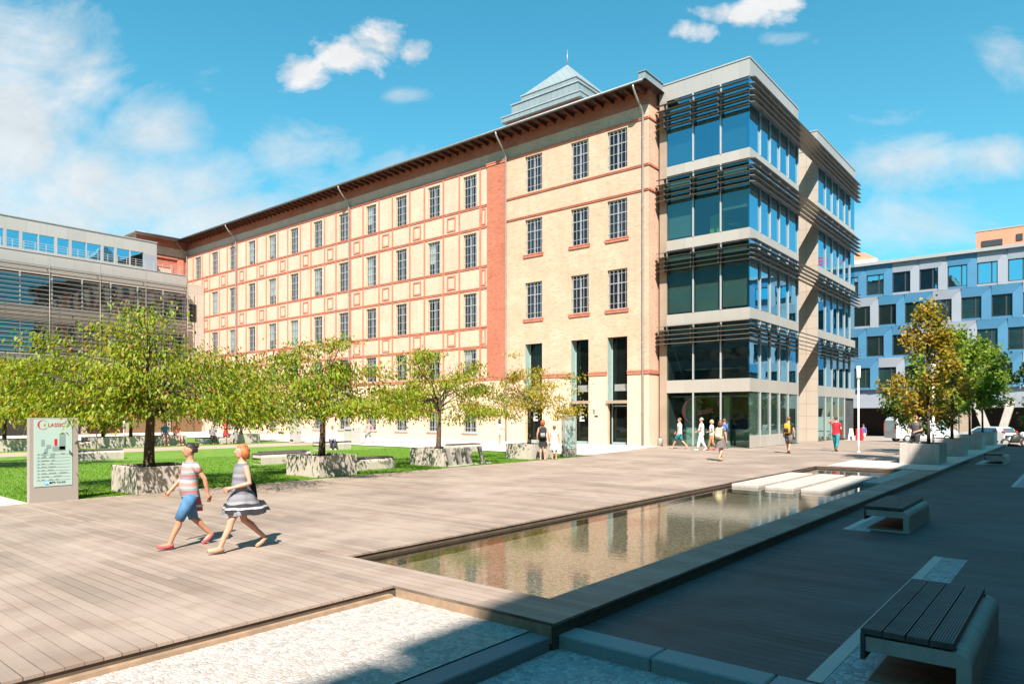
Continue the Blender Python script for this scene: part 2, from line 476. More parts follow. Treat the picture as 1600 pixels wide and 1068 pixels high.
M['granite'] = cobbles('granite_setts', (0.52, 0.52, 0.53), 17.0, 0.4, 0.6)
M['paleslab'] = plain('pale_paving', (0.56, 0.50, 0.455), 0.8, 0.1, 1.0, 0.1)
M['kerb'] = plain('granite_kerb', (0.30, 0.32, 0.32), 0.75, 0.22, 90.0, 0.25, 120.0)
M['kerbdark'] = plain('dark_kerb', (0.20, 0.21, 0.22), 0.75, 0.2, 60.0, 0.25, 120.0)
M['concrete'] = concrete('cast_concrete', (0.47, 0.42, 0.37))
M['concretepale'] = concrete('pale_concrete', (0.44, 0.40, 0.365))
M['earth'] = plain('brown_board', (0.17, 0.11, 0.07), 0.9, 0.3, 5.0, 0.4)
M['soil'] = plain('planter_soil', (0.06, 0.045, 0.03), 0.95, 0.3, 9.0, 0.5)
M['timber'] = plain('dark_grooved_timber', (0.085, 0.075, 0.068), 0.55, 0.3, 5.0, 0.2)
t = NT('lawn_soil'); q = t.pos()
col = t.ramp(t.noise(q, 2.2, 5), [(0.3, (0.06, 0.15, 0.01)), (0.7, (0.13, 0.25, 0.015))])
col = t.mix(t.ramp(t.noise(q, .5, 6, .65), [(0.5, 0.0), (0.72, 0.6)]), col, (0.20, 0.22, 0.04))
t.base(col).p(Roughness=0.95); t.bump(t.noise(q, 90, 4), .5, .01)
M['grass'] = t.mat
M['path'] = plain('brown_path', (0.36, 0.28, 0.21), 0.9, 0.12, 2.0, 0.2)
M['road'] = plain('road_surface', (0.30, 0.25, 0.22), 0.9, 0.15, 0.6, 0.2)
M['ground'] = plain('ground_sheet', (0.12, 0.11, 0.10), 0.95, 0.2, 0.2)
M['bark'] = plain('bark', (0.085, 0.058, 0.038), 0.95, 0.4, 9.0, 0.6, 25.0)
M['barkdark'] = plain('bark_dark', (0.055, 0.04, 0.03), 0.95, 0.4, 9.0, 0.6, 25.0)
M['metal'] = plain('brushed_metal', (0.40, 0.38, 0.36), 0.4, 0.06, metal=0.5)
M['signmetal'] = plain('sign_housing', (0.37, 0.33, 0.30), 0.45, 0.05, 1.0, metal=0.25)
M['signface'] = plain('sign_pale_glass', (0.36, 0.49, 0.45), 0.12, 0.05, 1.2)
M['cabinet'] = plain('cabinet_paint', (0.40, 0.385, 0.36), 0.5, 0.06)
M['white'] = plain('white_paint', (0.78, 0.78, 0.76), 0.35, 0.04)
M['red_paint'] = plain('red_paint', (0.55, 0.015, 0.03), 0.4, 0.05)
M['sign_red'] = plain('signal_red', (0.85, 0.012, 0.07), 0.5, 0.02)
M['crimson'] = plain('crimson_lettering', (0.50, 0.01, 0.03), 0.5, 0.02)
M['ink'] = plain('dark_lettering', (0.03, 0.035, 0.04), 0.5, 0.02)
M['greyink'] = plain('grey_lettering', (0.22, 0.28, 0.27), 0.5, 0.02)
M['maptint'] = plain('map_grey', (0.20, 0.30, 0.28), 0.3, 0.1)
M['cyan'] = plain('cyan_print', (0.0, 0.40, 0.72), 0.4, 0.03)
M['plum'] = plain('dark_etched_lettering', (0.035, 0.012, 0.012), 0.5, 0.02)
M['orange'] = plain('orange_render', (0.66, 0.24, 0.15), 0.85, 0.05, 0.4)
M['bluepanel'] = plain('blue_panel', (0.055, 0.175, 0.30), 0.4, 0.07, 0.4)
M['greypanel'] = plain('blue_grey_panel', (0.25, 0.275, 0.32), 0.4, 0.06, 0.4)
M['coping'] = plain('coping_grey', (0.30, 0.31, 0.31), 0.5, 0.06)
M['shadebldg'] = clad('office_cladding', (0.30, 0.29, 0.28), 1.4, 3.4, 0.6)
M['darkpanel'] = plain('dark_recess', (0.022, 0.018, 0.016), 0.9, 0.2)
M['maroon'] = plain('maroon_awning', (0.07, 0.008, 0.010), 0.8)
M['tan'] = plain('tan_shopfront', (0.16, 0.09, 0.045), 0.7)
M['tyre'] = plain('tyre_rubber', (0.02, 0.02, 0.02), 0.8)
M['carglass'] = glass('car_glass', (0.6, 0.75, 0.85), (0.02, 0.03, 0.035), 0.3, 0.02, 0.2, 0.01, 0.1)
M['carpaint'] = plain('shaded_white_paint', (0.48, 0.52, 0.52), 0.25, 0.03)  # white greyed down so the colour itself carries the van's shade
M['taillight'] = plain('red_lens', (0.5, 0.02, 0.01), 0.2, 0.02)
M['rubber'] = plain('black_plastic', (0.025, 0.025, 0.025), 0.5)

# pool water and floor
t = NT('pool_water'); q = t.pos()
gl = t.new('ShaderNodeBsdfGlossy'); gl.inputs['Roughness'].default_value = 0.0
tr = t.new('ShaderNodeBsdfTransparent'); tr.inputs[0].default_value = (0.92, 0.93, 0.87, 1)
fr = t.new('ShaderNodeFresnel'); fr.inputs['IOR'].default_value = 1.72
bp = t.new('ShaderNodeBump'); bp.inputs['Strength'].default_value = 0.05; bp.inputs['Distance'].default_value = 0.02
wv = t.noise(t.map(q, (1.0, 1.0, 1.0)), 9.0, 4, 0.55)
t.l.new(wv, bp.inputs['Height']); t.l.new(bp.outputs[0], gl.inputs['Normal']); t.l.new(bp.outputs[0], fr.inputs['Normal'])
mx = t.new('ShaderNodeMixShader'); t.l.new(t.math('MINIMUM', fr.outputs[0], 0.60), mx.inputs[0]); t.l.new(tr.outputs[0], mx.inputs[1]); t.l.new(gl.outputs[0], mx.inputs[2])
t.l.new(mx.outputs[0], t.out.inputs[0])
M['water'] = t.mat
t = NT('pool_pebbles'); q = t.pos()
cc = t.vor(q, 27.0, 'Color'); sp = t.new('ShaderNodeSeparateColor'); t.l.new(cc, sp.inputs[0])
col = t.ramp(sp.outputs[0], [(0.0, (0.20, 0.20, 0.13)), (0.3, (0.42, 0.36, 0.24)), (0.6, (0.62, 0.52, 0.39)), (0.8, (0.56, 0.34, 0.24)), (1.0, (0.70, 0.65, 0.55))])
d = t.vor(q, 27.0, 'Distance', 'DISTANCE_TO_EDGE')
col = t.mix(t.ramp(d, [(0.0, 0.7), (0.10, 0.0)]), col, (0.10, 0.09, 0.05))
col = t.mix(t.ramp(t.noise(q, 1.2, 4), [(0.4, 0.0), (0.7, 0.35)]), col, (0.30, 0.31, 0.18))
t.base(col).p(Roughness=0.7); t.bump(t.ramp(d, [(0.0, 0.0), (0.3, 1.0)]), 0.6, 0.02)
M['pebbles'] = t.mat

# leaf kinds
M['leaf_cherry'] = leafmat('cherry_leaf', (0.045, 0.11, 0.008), (0.27, 0.335, 0.018), (0.36, 0.16, 0.035), 0.42)
M['leaf_yellow'] = leafmat('yellowing_leaf', (0.18, 0.20, 0.02), (0.38, 0.31, 0.035), (0.42, 0.22, 0.04), 0.40)
M['leaf_autumn'] = leafmat('autumn_leaf', (0.14, 0.17, 0.02), (0.36, 0.27, 0.035), (0.36, 0.13, 0.03), 0.4)
M['leaf_green'] = leafmat('plane_leaf', (0.08, 0.15, 0.014), (0.18, 0.27, 0.026), (0.26, 0.28, 0.05), 0.38)
M['leaf_dark'] = leafmat('dark_leaf', (0.03, 0.07, 0.012), (0.075, 0.13, 0.02), (0.15, 0.16, 0.03), 0.30)
SKYTINT = (0.30, 1.32, 1.24)
EXPO = 1.08
# ================================================================== PEOPLE
def cloth(name, c, var=0.12): return plain(name, c, 0.85, var, 9.0, 0.7, 16.0)
SK = [plain('skin_light', (0.52, 0.275, 0.19), 0.55, 0.06), plain('skin_tan', (0.44, 0.215, 0.13), 0.55, 0.06)]
HAIR = dict(dark=plain('dark_hair', (0.025, 0.017, 0.013), 0.5, 0.3, 30, 0.8, 70), ginger=plain('ginger_hair', (0.42, 0.13, 0.04), 0.5, 0.45, 40, 0.9, 70), red=plain('red_hair', (0.40, 0.085, 0.025), 0.5, 0.25, 30),
            blond=plain('blond_hair', (0.50, 0.34, 0.16), 0.5, 0.2, 30), grey=plain('grey_hair', (0.30, 0.28, 0.26), 0.6, 0.2, 30), brown=plain('brown_hair', (0.16, 0.07, 0.03), 0.5, 0.2, 30))
def striped(name, stops, scale, axis=2):
    t = NT(name); q = t.obj(); sp = t.new('ShaderNodeSeparateXYZ'); t.l.new(q, sp.inputs[0])
    f = t.math('FRACT', t.math('ADD', t.math('MULTIPLY', sp.outputs[axis], scale), t.math('MULTIPLY', t.noise(q, 5.0, 3), 0.25)))
    t.base(t.ramp(f, stops, 'CONSTANT')).p(Roughness=0.85); t.bump(t.noise(t.map(q, (1, 1, .45)), 15.0, 4), 0.8, 0.012); return t.mat
CL = dict(white=cloth('white_cloth', (0.74, 0.73, 0.71), .05), offwhite=cloth('cream_cloth', (0.66, 0.62, 0.52)), grey=cloth('grey_cloth', (0.25, 0.25, 0.27)), black=cloth('black_cloth', (0.018, 0.018, 0.02)),
          navy=cloth('navy_cloth', (0.03, 0.035, 0.07)), denim=cloth('blue_denim', (0.06, 0.17, 0.33), .25), teal=cloth('teal_cloth', (0.02, 0.22, 0.25)), red=cloth('red_cloth', (0.60, 0.015, 0.03)),
          blue=cloth('blue_cloth', (0.06, 0.13, 0.42)), skyblue=cloth('bright_blue_cloth', (0.03, 0.22, 0.42)), orange=cloth('orange_cloth', (0.62, 0.22, 0.10)), pink=cloth('pink_cloth', (0.60, 0.30, 0.29)), rose=cloth('rose_cloth', (0.56, 0.10, 0.12)),
          khaki=cloth('khaki_cloth', (0.30, 0.16, 0.07)), charcoal=cloth('charcoal_cloth', (0.07, 0.065, 0.075)), brown=cloth('brown_leather', (0.17, 0.07, 0.03)), tan=cloth('tan_leather', (0.46, 0.28, 0.17)),
          yellow=cloth('yellow_cloth', (0.66, 0.30, 0.015)), lime=cloth('pale_lime_cloth', (0.58, 0.58, 0.26)), silver=cloth('silver_grey_cloth', (0.34, 0.34, 0.38)), taupe=cloth('taupe_cloth', (0.14, 0.115, 0.12)))
CL['tunic'] = striped('striped_tunic', [(0, (0.50, 0.24, 0.23)), (.22, (0.42, 0.40, 0.39)), (.40, (0.20, 0.21, 0.25)), (.58, (0.46, 0.10, 0.13)), (.72, (0.17, 0.30, 0.28)), (.86, (0.46, 0.35, 0.34))], 4.2)
CL['greyband'] = striped('banded_grey_dress', [(0, (0.20, 0.205, 0.24)), (.3, (0.14, 0.145, 0.17)), (.55, (0.26, 0.265, 0.30)), (.8, (0.17, 0.175, 0.20))], 5.0)
CL['hem'] = striped('black_white_hem', [(0, (0.02, 0.02, 0.025)), (.5, (0.5, 0.5, 0.54)), (.7, (0.03, 0.03, 0.04))], 7.0)
EYE = plain('eye_dark', (0.02, 0.015, 0.012), 0.2, 0.02)
LIP = plain('lips', (0.42, 0.10, 0.09), 0.5, 0.03)

def remeshed(mb, voxel):
    o = mb.build('body', [])
    m = o.modifiers.new('r', 'REMESH'); m.mode = 'VOXEL'; m.voxel_size = voxel
    s = o.modifiers.new('s', 'SMOOTH'); s.factor = 0.5; s.iterations = 3
    dg = bpy.context.evaluated_depsgraph_get()
    me = bpy.data.meshes.new_from_object(o.evaluated_get(dg))
    v = [tuple(q.co) for q in me.vertices]; f = [tuple(p.vertices) for p in me.polygons]
    old = o.data
    bpy.data.objects.remove(o); bpy.data.meshes.remove(old); bpy.data.meshes.remove(me)
    r = MB(); r.add(v, f, 0, True); return r

ARMS = dict(down=((.235, -.02, 1.13), (.245, .05, .88)), fwd=((.235, .07, 1.14), (.21, .25, .95)), back=((.25, -.15, 1.16), (.25, -.20, .91)), bent=((.25, -.03, 1.13), (.13, .21, 1.06)),
            head=((.36, .10, 1.46), (.13, .10, 1.68)), lap=((.24, .05, 1.14), (.13, .26, .98)), hold=((.24, .02, 1.13), (.17, .25, 1.0)))
def person(label, x, y, z, h, head, pose='stand', arms=('down', 'down'), top=None, bottom=None, skirt=None, hair='dark', hairlen='short', shoes='brown', skin=0, sleeve=.5, group=None, seat=.45, detail=False, female=False, flare=0.0, legs=1.0, stride=1.0, capm=None, belly=0.0):
    rz = atan2(-head[0], head[1])
    t = thing('person', label, 'person', (x, y, z), rz, group)
    k = h / 1.72
    sit = pose == 'sit'
    dz = (seat / k + .09 - .90) if sit else (-.025 if pose == 'walk' else 0)
    sw = .165 if female else .185
    def S(p): return (p[0] * k, p[1] * k, p[2] * k)
    J = {}
    for s, n in ((-1, 'L'), (1, 'R')):
        hip = (s * .09, 0, .90 + dz)
        if pose == 'walk':
            fwd = (n == 'L')
            if fwd: kn, an, to = (s * .085, .19 * stride, .50), (s * .075, .34 * stride, .10), (s * .08, .34 * stride + .17, .075)
            else: kn, an, to = (s * .085, -.06 * stride, .48), (s * .075, -.36 * stride, .17), (s * .075, -.36 * stride + .12, .03)
        elif sit: kn, an, to = (s * .11, .42, .90 + dz - .01), (s * .11, .46, .09), (s * .13, .62, .035)
        else: kn, an, to = (s * .095, .015, .49), (s * .10, -.02, .08), (s * .13, .14, .035)
        J[n] = (hip, kn, an, to)
        el, wr = ARMS[arms[0 if n == 'L' else 1]]
        J['a' + n] = ((s * (sw - .01), 0, 1.405 + dz), (s * el[0], el[1], el[2] + dz), (s * wr[0], wr[1], wr[2] + dz))
    def torso(o, wide=1.0, z0=.80, z1=1.6, dep=1.0):
        R = [(.80, .11, .095), (.87, .165 if not female else .172, .122), (.95, .155 if not female else .158, .115), (1.05, .14 if not female else .125, .10), (1.14, .145 if not female else .128, .105), (1.24, .158 if not female else .145, .118), (1.34, sw + .0, .11), (1.405, sw - .02, .088), (1.445, .10, .07), (1.475, .058, .058), (1.54, .052, .055)]
        out = []
        for zz, rx, ry in R:
            if z0 - 1e-6 <= zz <= z1 + 1e-6:
                b_ = belly * max(0, 1 - abs(zz - 1.06) / .2)
                out.append((0, b_ * .5, zz + dz, rx * wide + o + b_ * .3, ry * dep + o + b_ * .6))
        return [(c[0] * k, c[1] * k, c[2] * k, c[3] * k, c[4] * k) for c in out]
    b = MB()
    b.loft(torso(0), 18)
    b.ball(S((0, .012, 1.632 + dz)), .076 * k, .096 * k, .112 * k, 16, 12).ball(S((0, .045, 1.572 + dz)), .053 * k, .055 * k, .055 * k, 12, 8)
    b.tube([S((0, .095, 1.65 + dz)), S((0, .122, 1.612 + dz))], [.008 * k, .017 * k], 6).tube([S((0, .085, 1.592 + dz)), S((0, .105, 1.588 + dz))], .018 * k, 6)
    for s in (-1, 1): b.ball(S((s * .078, 0, 1.63 + dz)), .012 * k, .02 * k, .032 * k, 8, 6)
    for n in 'LR':
        hip, kn, an, to = J[n]
        H = Vector(hip); K = Vector(kn); A = Vector(an); T = Vector(to)
        calf = K.lerp(A, .3) + Vector((0, -.018, 0))
        b.tube([S(H), S(H.lerp(K, .5)), S(K), S(calf), S(K.lerp(A, .65)), S(A)], [.092 * k, .078 * k, .056 * k, .057 * k, .042 * k, .036 * k], 12)
        hl = A + (A - T).normalized() * .05 + Vector((0, 0, -.04))
        b.tube([S(hl), S(A.lerp(T, .35) + Vector((0, 0, -.02))), S(T)], [.036 * k, .042 * k, .03 * k], 10)
        sh, el, wr = (Vector(q) for q in J['a' + n])
        b.tube([S(sh + Vector((0, 0, -.005))), S(sh.lerp(el, .5)), S(el), S(el.lerp(wr, .3)), S(wr)], [.052 * k, .046 * k, .038 * k, .039 * k, .026 * k], 12)
        d = (wr - el).normalized(); p = wr + d * .075
        b.tube([S(wr - d * .01), S(wr + d * .03), S(p)], [.025 * k, .034 * k, .033 * k], 10)
    body = remeshed(b, (.011 if detail else .016) * k)
    # five fingers to a hand, rooted in the palm
    for n, s in (('L', -1), ('R', 1)):
        sh, el, wr = (Vector(q) for q in J['a' + n])
        d = (wr - el).normalized(); side = d.cross(Vector((s, 0, 0))).normalized() if abs(d.x) < .9 else Vector((0, 1, 0))
        inn = d.cross(side).normalized()
        if inn.x * s > 0: inn = -inn
        for i, (o, ln) in enumerate(((-.027, .062), (-.009, .075), (.009, .07), (.026, .055))):
            a = wr + d * .06 + side * o
            c = a + d * (.02 + ln * .45) + inn * .006; e = c + d * ln * .4 + inn * (.016 + .004 * i)
            body.tube([S(a), S(c), S(e)], [.0095 * k, .009 * k, .007 * k], 6)
        a = wr + d * .025 + side * -.026
        body.tube([S(a), S(a + d * .028 - side * .022 + inn * .008), S(a + d * .058 - side * .022 + inn * .018)], [.012 * k, .011 * k, .008 * k], 6)
    bo = body.build('body', SK[skin], t, world=False)
    if detail:
        e = MB()
        for s in (-1, 1): e.ball(S((s * .03, .094, 1.645 + dz)), .011 * k, .007 * k, .007 * k, 8, 6)
        e.build('eyes', EYE, bo, world=False)
        e = MB().ball(S((0, .104, 1.582 + dz)), .022 * k, .007 * k, .007 * k, 10, 6); e.build('mouth', LIP, bo, world=False)
    # hair
    hm = MB()
    if hairlen == 'bald': hm = None
    else:
        rings = []
        for i in range(9):
            a = pi / 2 * (1 - i / 8) - (.12 if hairlen == 'short' else .35)
            zc = 1.636 + dz + .122 * sin(a); r = cos(a)
            cut = -.022 if zc < 1.67 + dz else 0
            rings.append((0, (-.006 + cut) * k, zc * k, .086 * k * r + .002, (.106 + cut * .5) * k * r + .002))
        hm.loft(rings[::-1], 16)
        if hairlen == 'bun': hm.ball(S((0, -.10, 1.70 + dz)), .045 * k, .045 * k, .045 * k, 10, 8)
        if hairlen == 'long': hm.loft([(0, -.07 * k, (1.34 + dz) * k, .085 * k, .03 * k), (0, -.065 * k, (1.45 + dz) * k, .10 * k, .045 * k), (0, -.045 * k, (1.58 + dz) * k, .094 * k, .065 * k), (0, -.02 * k, (1.68 + dz) * k, .085 * k, .08 * k)], 14)
        if hairlen == 'bob': hm.loft([(0, -.045 * k, (1.51 + dz) * k, .10 * k, .07 * k), (0, -.03 * k, (1.60 + dz) * k, .105 * k, .088 * k), (0, -.012 * k, (1.69 + dz) * k, .09 * k, .09 * k)], 14)
        rh = random.Random(label)
        hm.v = [(a + rh.uniform(-.004, .004), b_ + rh.uniform(-.004, .004), c_ + rh.uniform(-.003, .005)) for a, b_, c_ in hm.v]
        hm.build('hair', HAIR[hair], t, world=False)
    if top:
        c = MB(); low = .86 if bottom or skirt else .80
        c.loft(torso(.016, 1.0, low, 1.45), 18, cap=False)
        if sleeve > 0:
            for n in 'LR':
                sh, el, wr = (Vector(q) for q in J['a' + n])
                pts = [sh + Vector((0, 0, .012)), sh.lerp(el, .5)]; rs = [.062, .060]
                if sleeve >= .9: pts += [el, el.lerp(wr, .85)]; rs += [.054, .042]
                else: pts[1] = sh.lerp(el, min(1, sleeve + .1)); 
                c.tube([S(q) for q in pts], [r * k for r in rs], 12, cap=True)
        c.build('shirt' if not female else 'top', CL[top], t, world=False)
    if bottom:
        c = MB(); c.loft(torso(.014, 1.0, .80, 1.05), 18, cap=False)
        for n in 'LR':
            hip, kn, an, to = (Vector(q) for q in J[n])
            end = .55 if legs < .6 else (1.0 if legs < .8 else 2.0)
            pts = [hip, hip.lerp(kn, .55)]; rs = [.104, .096 + (.012 if legs < .6 else 0)]
            if legs >= .6: pts.append(kn.lerp(an, .08)); rs.append(.078)
            if legs >= .9: pts += [kn.lerp(an, .55), kn.lerp(an, .97)]; rs += [.064, .056]
            c.tube([S(q) for q in pts], [r * k for r in rs], 12)
        c.build('trousers' if legs >= .9 else 'shorts', CL[bottom], t, world=False)
    if skirt:
        mat, zl, w = skirt
        yo = .0
        c = MB(); R = []
        hipy = [J[n][1][1] for n in 'LR']
        for f in (0, .25, .5, .75, 1):
            zz = 1.04 - (1.04 - zl) * f
            R.append((0, (-flare * f * f * .5) * k, (zz + dz) * k, (.142 + (w - .142) * f ** .8) * k, (.118 + (w * (1.15 if pose == 'walk' else .85) - .118) * f ** .8 + flare * f * .4) * k))
        n = 28; vs = []
        for i, r in enumerate(R):
            for j in range(n):
                a = 2 * pi * j / n; wv_ = 1 + .10 * (i / 4) * sin(7 * a + 1)
                vs.append((r[0] + r[3] * wv_ * cos(a), r[1] + r[4] * wv_ * sin(a), r[2] + .012 * (i / 4) * sin(5 * a)))
        fs = [(i * n + j, i * n + (j + 1) % n, (i + 1) * n + (j + 1) % n, (i + 1) * n + j) for i in range(4) for j in range(n)]
        c.add(vs, fs, 0, True); c.build('skirt', CL[mat], t, world=False)
    if shoes:
        for n in 'LR':
            c = MB()
            hip, kn, A, T = (Vector(q) for q in J[n])
            hl = A + (A - T).normalized() * .055 + Vector((0, 0, -.045))
            c.tube([S(hl), S(A.lerp(T, .35) + Vector((0, 0, -.032))), S(T + (T - A).normalized() * .02)], [.040 * k, .044 * k, .032 * k], 10)
            c.build('shoe', CL[shoes], t, world=False)
    if capm:
        c = MB(); c.loft([(0, 0, (1.665 + dz) * k, .09 * k, .108 * k), (0, 0, (1.72 + dz) * k, .08 * k, .095 * k), (0, 0, (1.765 + dz) * k, .03 * k, .04 * k)], 14).box(-.06 * k, .06 * k, .09 * k, .18 * k, (1.665 + dz) * k, (1.675 + dz) * k); c.build('cap', CL[capm], t, world=False)
    return t
def backpack(label, p, h, mat, mat2, z=1.2, big=1.0):
    k = h / 1.72
    t = thing('backpack', label, 'backpack', tuple(p.location), p.rotation_euler.z)
    t.location = p.location; R = []
    for zz, rx, ry in ((.93, .11, .05), (.97, .14, .085), (1.12, .15, .10), (1.28, .145, .095), (1.38, .12, .07), (1.41, .06, .04)):
        R.append((0, (-.125 - ry * big * .62) * k, zz * k, rx * k * big, ry * k * big))
    m = MB(); m.loft(R, 16); m.build('bag_body', CL[mat], t, world=False)
    m = MB(); m.loft([(0, (-.13 - .16 * big) * k, 1.0 * k, .10 * k, .035 * k), (0, (-.13 - .17 * big) * k, 1.1 * k, .11 * k, .04 * k), (0, (-.13 - .155 * big) * k, 1.18 * k, .09 * k, .03 * k)], 12); m.build('pocket', CL[mat2], t, world=False)
    m = MB()
    for s in (-1, 1): m.tube([(s * .10 * k, -.13 * k, 1.36 * k), (s * .11 * k, -.02 * k, 1.452 * k), (s * .115 * k, .10 * k, 1.40 * k), (s * .12 * k, .125 * k, 1.25 * k), (s * .135 * k, .06 * k, 1.05 * k), (s * .12 * k, -.12 * k, .98 * k)], .016 * k, 6)
    m.build('straps', CL[mat2], t, world=False)
    return t

# the two women walking past
w1 = person('woman with dark pinned up hair walking in a striped tunic and blue shorts', -10.43, 4.98, 0, 1.56, (-.12, -1), 'walk', ('back', 'fwd'), top='tunic', bottom='denim', hair='dark', hairlen='bun', shoes='rose', skin=1, sleeve=.45, detail=True, female=True, legs=.7, belly=.06)
bg = thing('handbag', 'red shoulder bag with a pale stripe hanging beside the woman in blue shorts', 'bag', (-10.43, 4.98, 0), w1.rotation_euler.z)
q = MB(); q.prism([(-.26, .50), (.02, .50), (.0, .82), (-.20, .82)], .19, .25, 0, 'x'); q.build('bag_body', CL['rose'], bg, world=False)
q = MB(); q.prism([(-.262, .56), (.022, .56), (.018, .60), (-.255, .60)], .188, .252, 0, 'x'); q.build('stripe', CL['white'], bg, world=False)
q = MB(); q.tube([(.22, -.18, .82), (.19, -.10, 1.15), (.13, -.04, 1.30), (.17, .03, 1.15), (.22, -.02, .82)], .011, 6); q.build('strap', CL['rose'], bg, world=False)
w2 = person('ginger haired woman striding in a sleeveless grey dress with a dark flying hem', -9.55, 5.33, 0, 1.56, (-.15, -1), 'walk', ('bent', 'back'), top='greyband', skirt=('greyband', .62, .27), hair='ginger', hairlen='bob', shoes='tan', sleeve=0, detail=True, female=True, flare=.05, stride=1.1, belly=.05)
q = MB(); n = 28; vs = []
for i, (zz, rx, ry, yo) in enumerate(((.70, .236, .265, -.025), (.62, .258, .30, -.045), (.545, .27, .325, -.065))):
    for j in range(n):
        a = 2 * pi * j / n; vs.append((rx * (1 + .10 * sin(7 * a + 1)) * cos(a), yo + ry * (1 + .10 * sin(7 * a + 1)) * sin(a), zz + (.025 * max(0, -sin(a))) + .012 * sin(5 * a)))
q.add(vs, [(i * n + j, i * n + (j + 1) % n, (i + 1) * n + (j + 1) % n, (i + 1) * n + j) for i in range(2) for j in range(n)], 0, True)
q.build('hem_frill', CL['hem'], w2, world=False)
hb = thing('handbag', 'black shoulder bag swinging behind the ginger haired woman in grey', 'bag', (-9.55, 5.33, 0), w2.rotation_euler.z)
q = MB(); q.prism([(-.30, .74), (-.06, .74), (-.08, .95), (-.27, .95)], .17, .23, 0, 'x'); q.build('bag_body', CL['black'], hb, world=False)
q = MB(); q.tube([(.2, -.25, .95), (.17, -.13, 1.2), (.12, -.02, 1.345), (.17, .02, 1.2), (.2, -.10, .95)], .012, 6); q.build('strap', CL['black'], hb, world=False)
# people further off
p = person('red haired woman in black top and skirt standing with her back turned', -18.2, 24.2, 0, 1.74, (-.6, .8), 'stand', ('down', 'down'), top='black', skirt=('black', .60, .19), hair='red', hairlen='bob', shoes='tan', sleeve=0, female=True)
backpack('black backpack worn by the red haired woman', p, 1.74, 'black', 'grey')
person('child in a white dress beside the red haired woman', -18.05, 24.85, 0, 1.48, (-.5, .85), 'stand', ('down', 'down'), top='white', skirt=('white', .50, .22), hair='ginger', hairlen='short', shoes='tan', sleeve=0, female=True)
person('dark haired woman all in white standing close to the brick wall', -29.23, 34.22, 0, 1.66, (.5, .7), 'stand', ('down', 'bent'), top='white', bottom='white', hair='dark', hairlen='long', shoes='tan', sleeve=0, female=True, legs=.5)
person('person in grey shorts walking along the pale pavement below a cherry branch', -38.2, 30.7, 0, 1.62, (-.9, -.3), 'walk', ('fwd', 'back'), top='pink', bottom='grey', hair='brown', shoes='grey', legs=.7)
person('man in white shirt and dark trousers sitting on a lawn bench', -33.4, 24.2, -.03, 1.76, (.85, -.5), 'sit', ('lap', 'lap'), top='white', bottom='navy', hair='blond', shoes='white', sleeve=.9)
person('bearded man in white shirt and teal shorts walking left by the glass office', -17.96, 37.04, 0, 1.80, (-.9, -.15), 'walk', ('down', 'fwd'), top='white', bottom='teal', hair='brown', shoes='tan', legs=.6, stride=1.1)
person('man dressed all in white walking left by the glass office', -16.09, 35.85, 0, 1.82, (-.85, -.4), 'walk', ('hold', 'hold'), top='white', bottom='white', hair='grey', shoes='white', skin=1, belly=.08, stride=.6)
person('blond woman in white blouse and orange brown trousers behind the man in white', -15.96, 36.9, 0, 1.70, (-.8, -.5), 'walk', ('bent', 'down'), top='white', bottom='khaki', hair='blond', hairlen='bob', shoes='red', female=True, stride=.6)
p = person('brown haired woman in grey dress with a pale lime backpack walking away', -11.93, 28.51, 0, 1.74, (.05, 1), 'walk', ('back', 'down'), top='taupe', skirt=('taupe', .60, .23), hair='brown', hairlen='bob', shoes='tan', female=True, stride=.7, sleeve=.4)
backpack('pale lime backpack on the woman in the grey dress', p, 1.74, 'lime', 'offwhite')
person('man in blue shirt standing at the glass office doorway', -16.4, 39.75, 0, 1.72, (.3, .9), 'stand', ('down', 'bent'), top='blue', bottom='charcoal', hair='brown', shoes='black', sleeve=.9)
p = person('man in dark shirt and grey shorts walking away with a yellow backpack', -11.59, 36.33, 0, 1.90, (.05, 1), 'walk', ('down', 'down'), top='black', bottom='taupe', hair='brown', shoes='brown', legs=.7, stride=.5)
backpack('orange yellow backpack on the man in grey shorts', p, 1.90, 'yellow', 'black')
person('man in red shirt and teal trousers walking away with a hand at his head', -10.22, 39.83, 0, 1.90, (.1, 1), 'walk', ('head', 'bent'), top='red', bottom='teal', hair='dark', shoes='brown', stride=.5, belly=.05, sleeve=.5)
person('small far figure in a red shirt walking in the shade of the panelled office', -15.9, 66.6, -.5, 1.62, (.1, 1), 'walk', ('down', 'down'), top='red', bottom='charcoal', hair='dark', shoes='black', stride=.5)
person('small far figure in a blue shirt and pale shorts walking towards the panelled office', -15.0, 67.4, -.5, 1.62, (.1, 1), 'walk', ('down', 'down'), top='blue', bottom='offwhite', hair='brown', shoes='white', stride=.5, legs=.7)
person('man in black standing behind the first square planter under the autumn tree', -6.2, 38.2, 0, 1.95, (-.3, -1), 'walk', ('bent', 'hold'), top='charcoal', bottom='black', hair='ginger', shoes='black', stride=.5)
person('person in a grey top sitting on the far bench next to the brick wall', -45.9, 23.5, -.03, 1.70, (.9, -.3), 'sit', ('lap', 'lap'), top='grey', bottom='black', hair='dark', shoes='black')
person('woman in a red dress among the far planters', -45.1, 24.0, 0, 1.62, (-.5, -.6), 'stand', ('bent', 'down'), top='red', skirt=('red', .62, .26), hair='dark', hairlen='long', shoes='black', female=True)
person('man in a black jacket and grey trousers standing beside the woman in red', -45.0, 24.7, 0, 1.84, (-.3, -.9), 'stand', ('down', 'down'), top='black', bottom='grey', hair='dark', shoes='black', sleeve=.9)
person('person in a bright blue top sitting on a far planter', -45.7, 20.2, 0, 1.66, (.9, -.2), 'sit', ('lap', 'down'), top='skyblue', bottom='pink', hair='dark', shoes='tan', seat=.62)
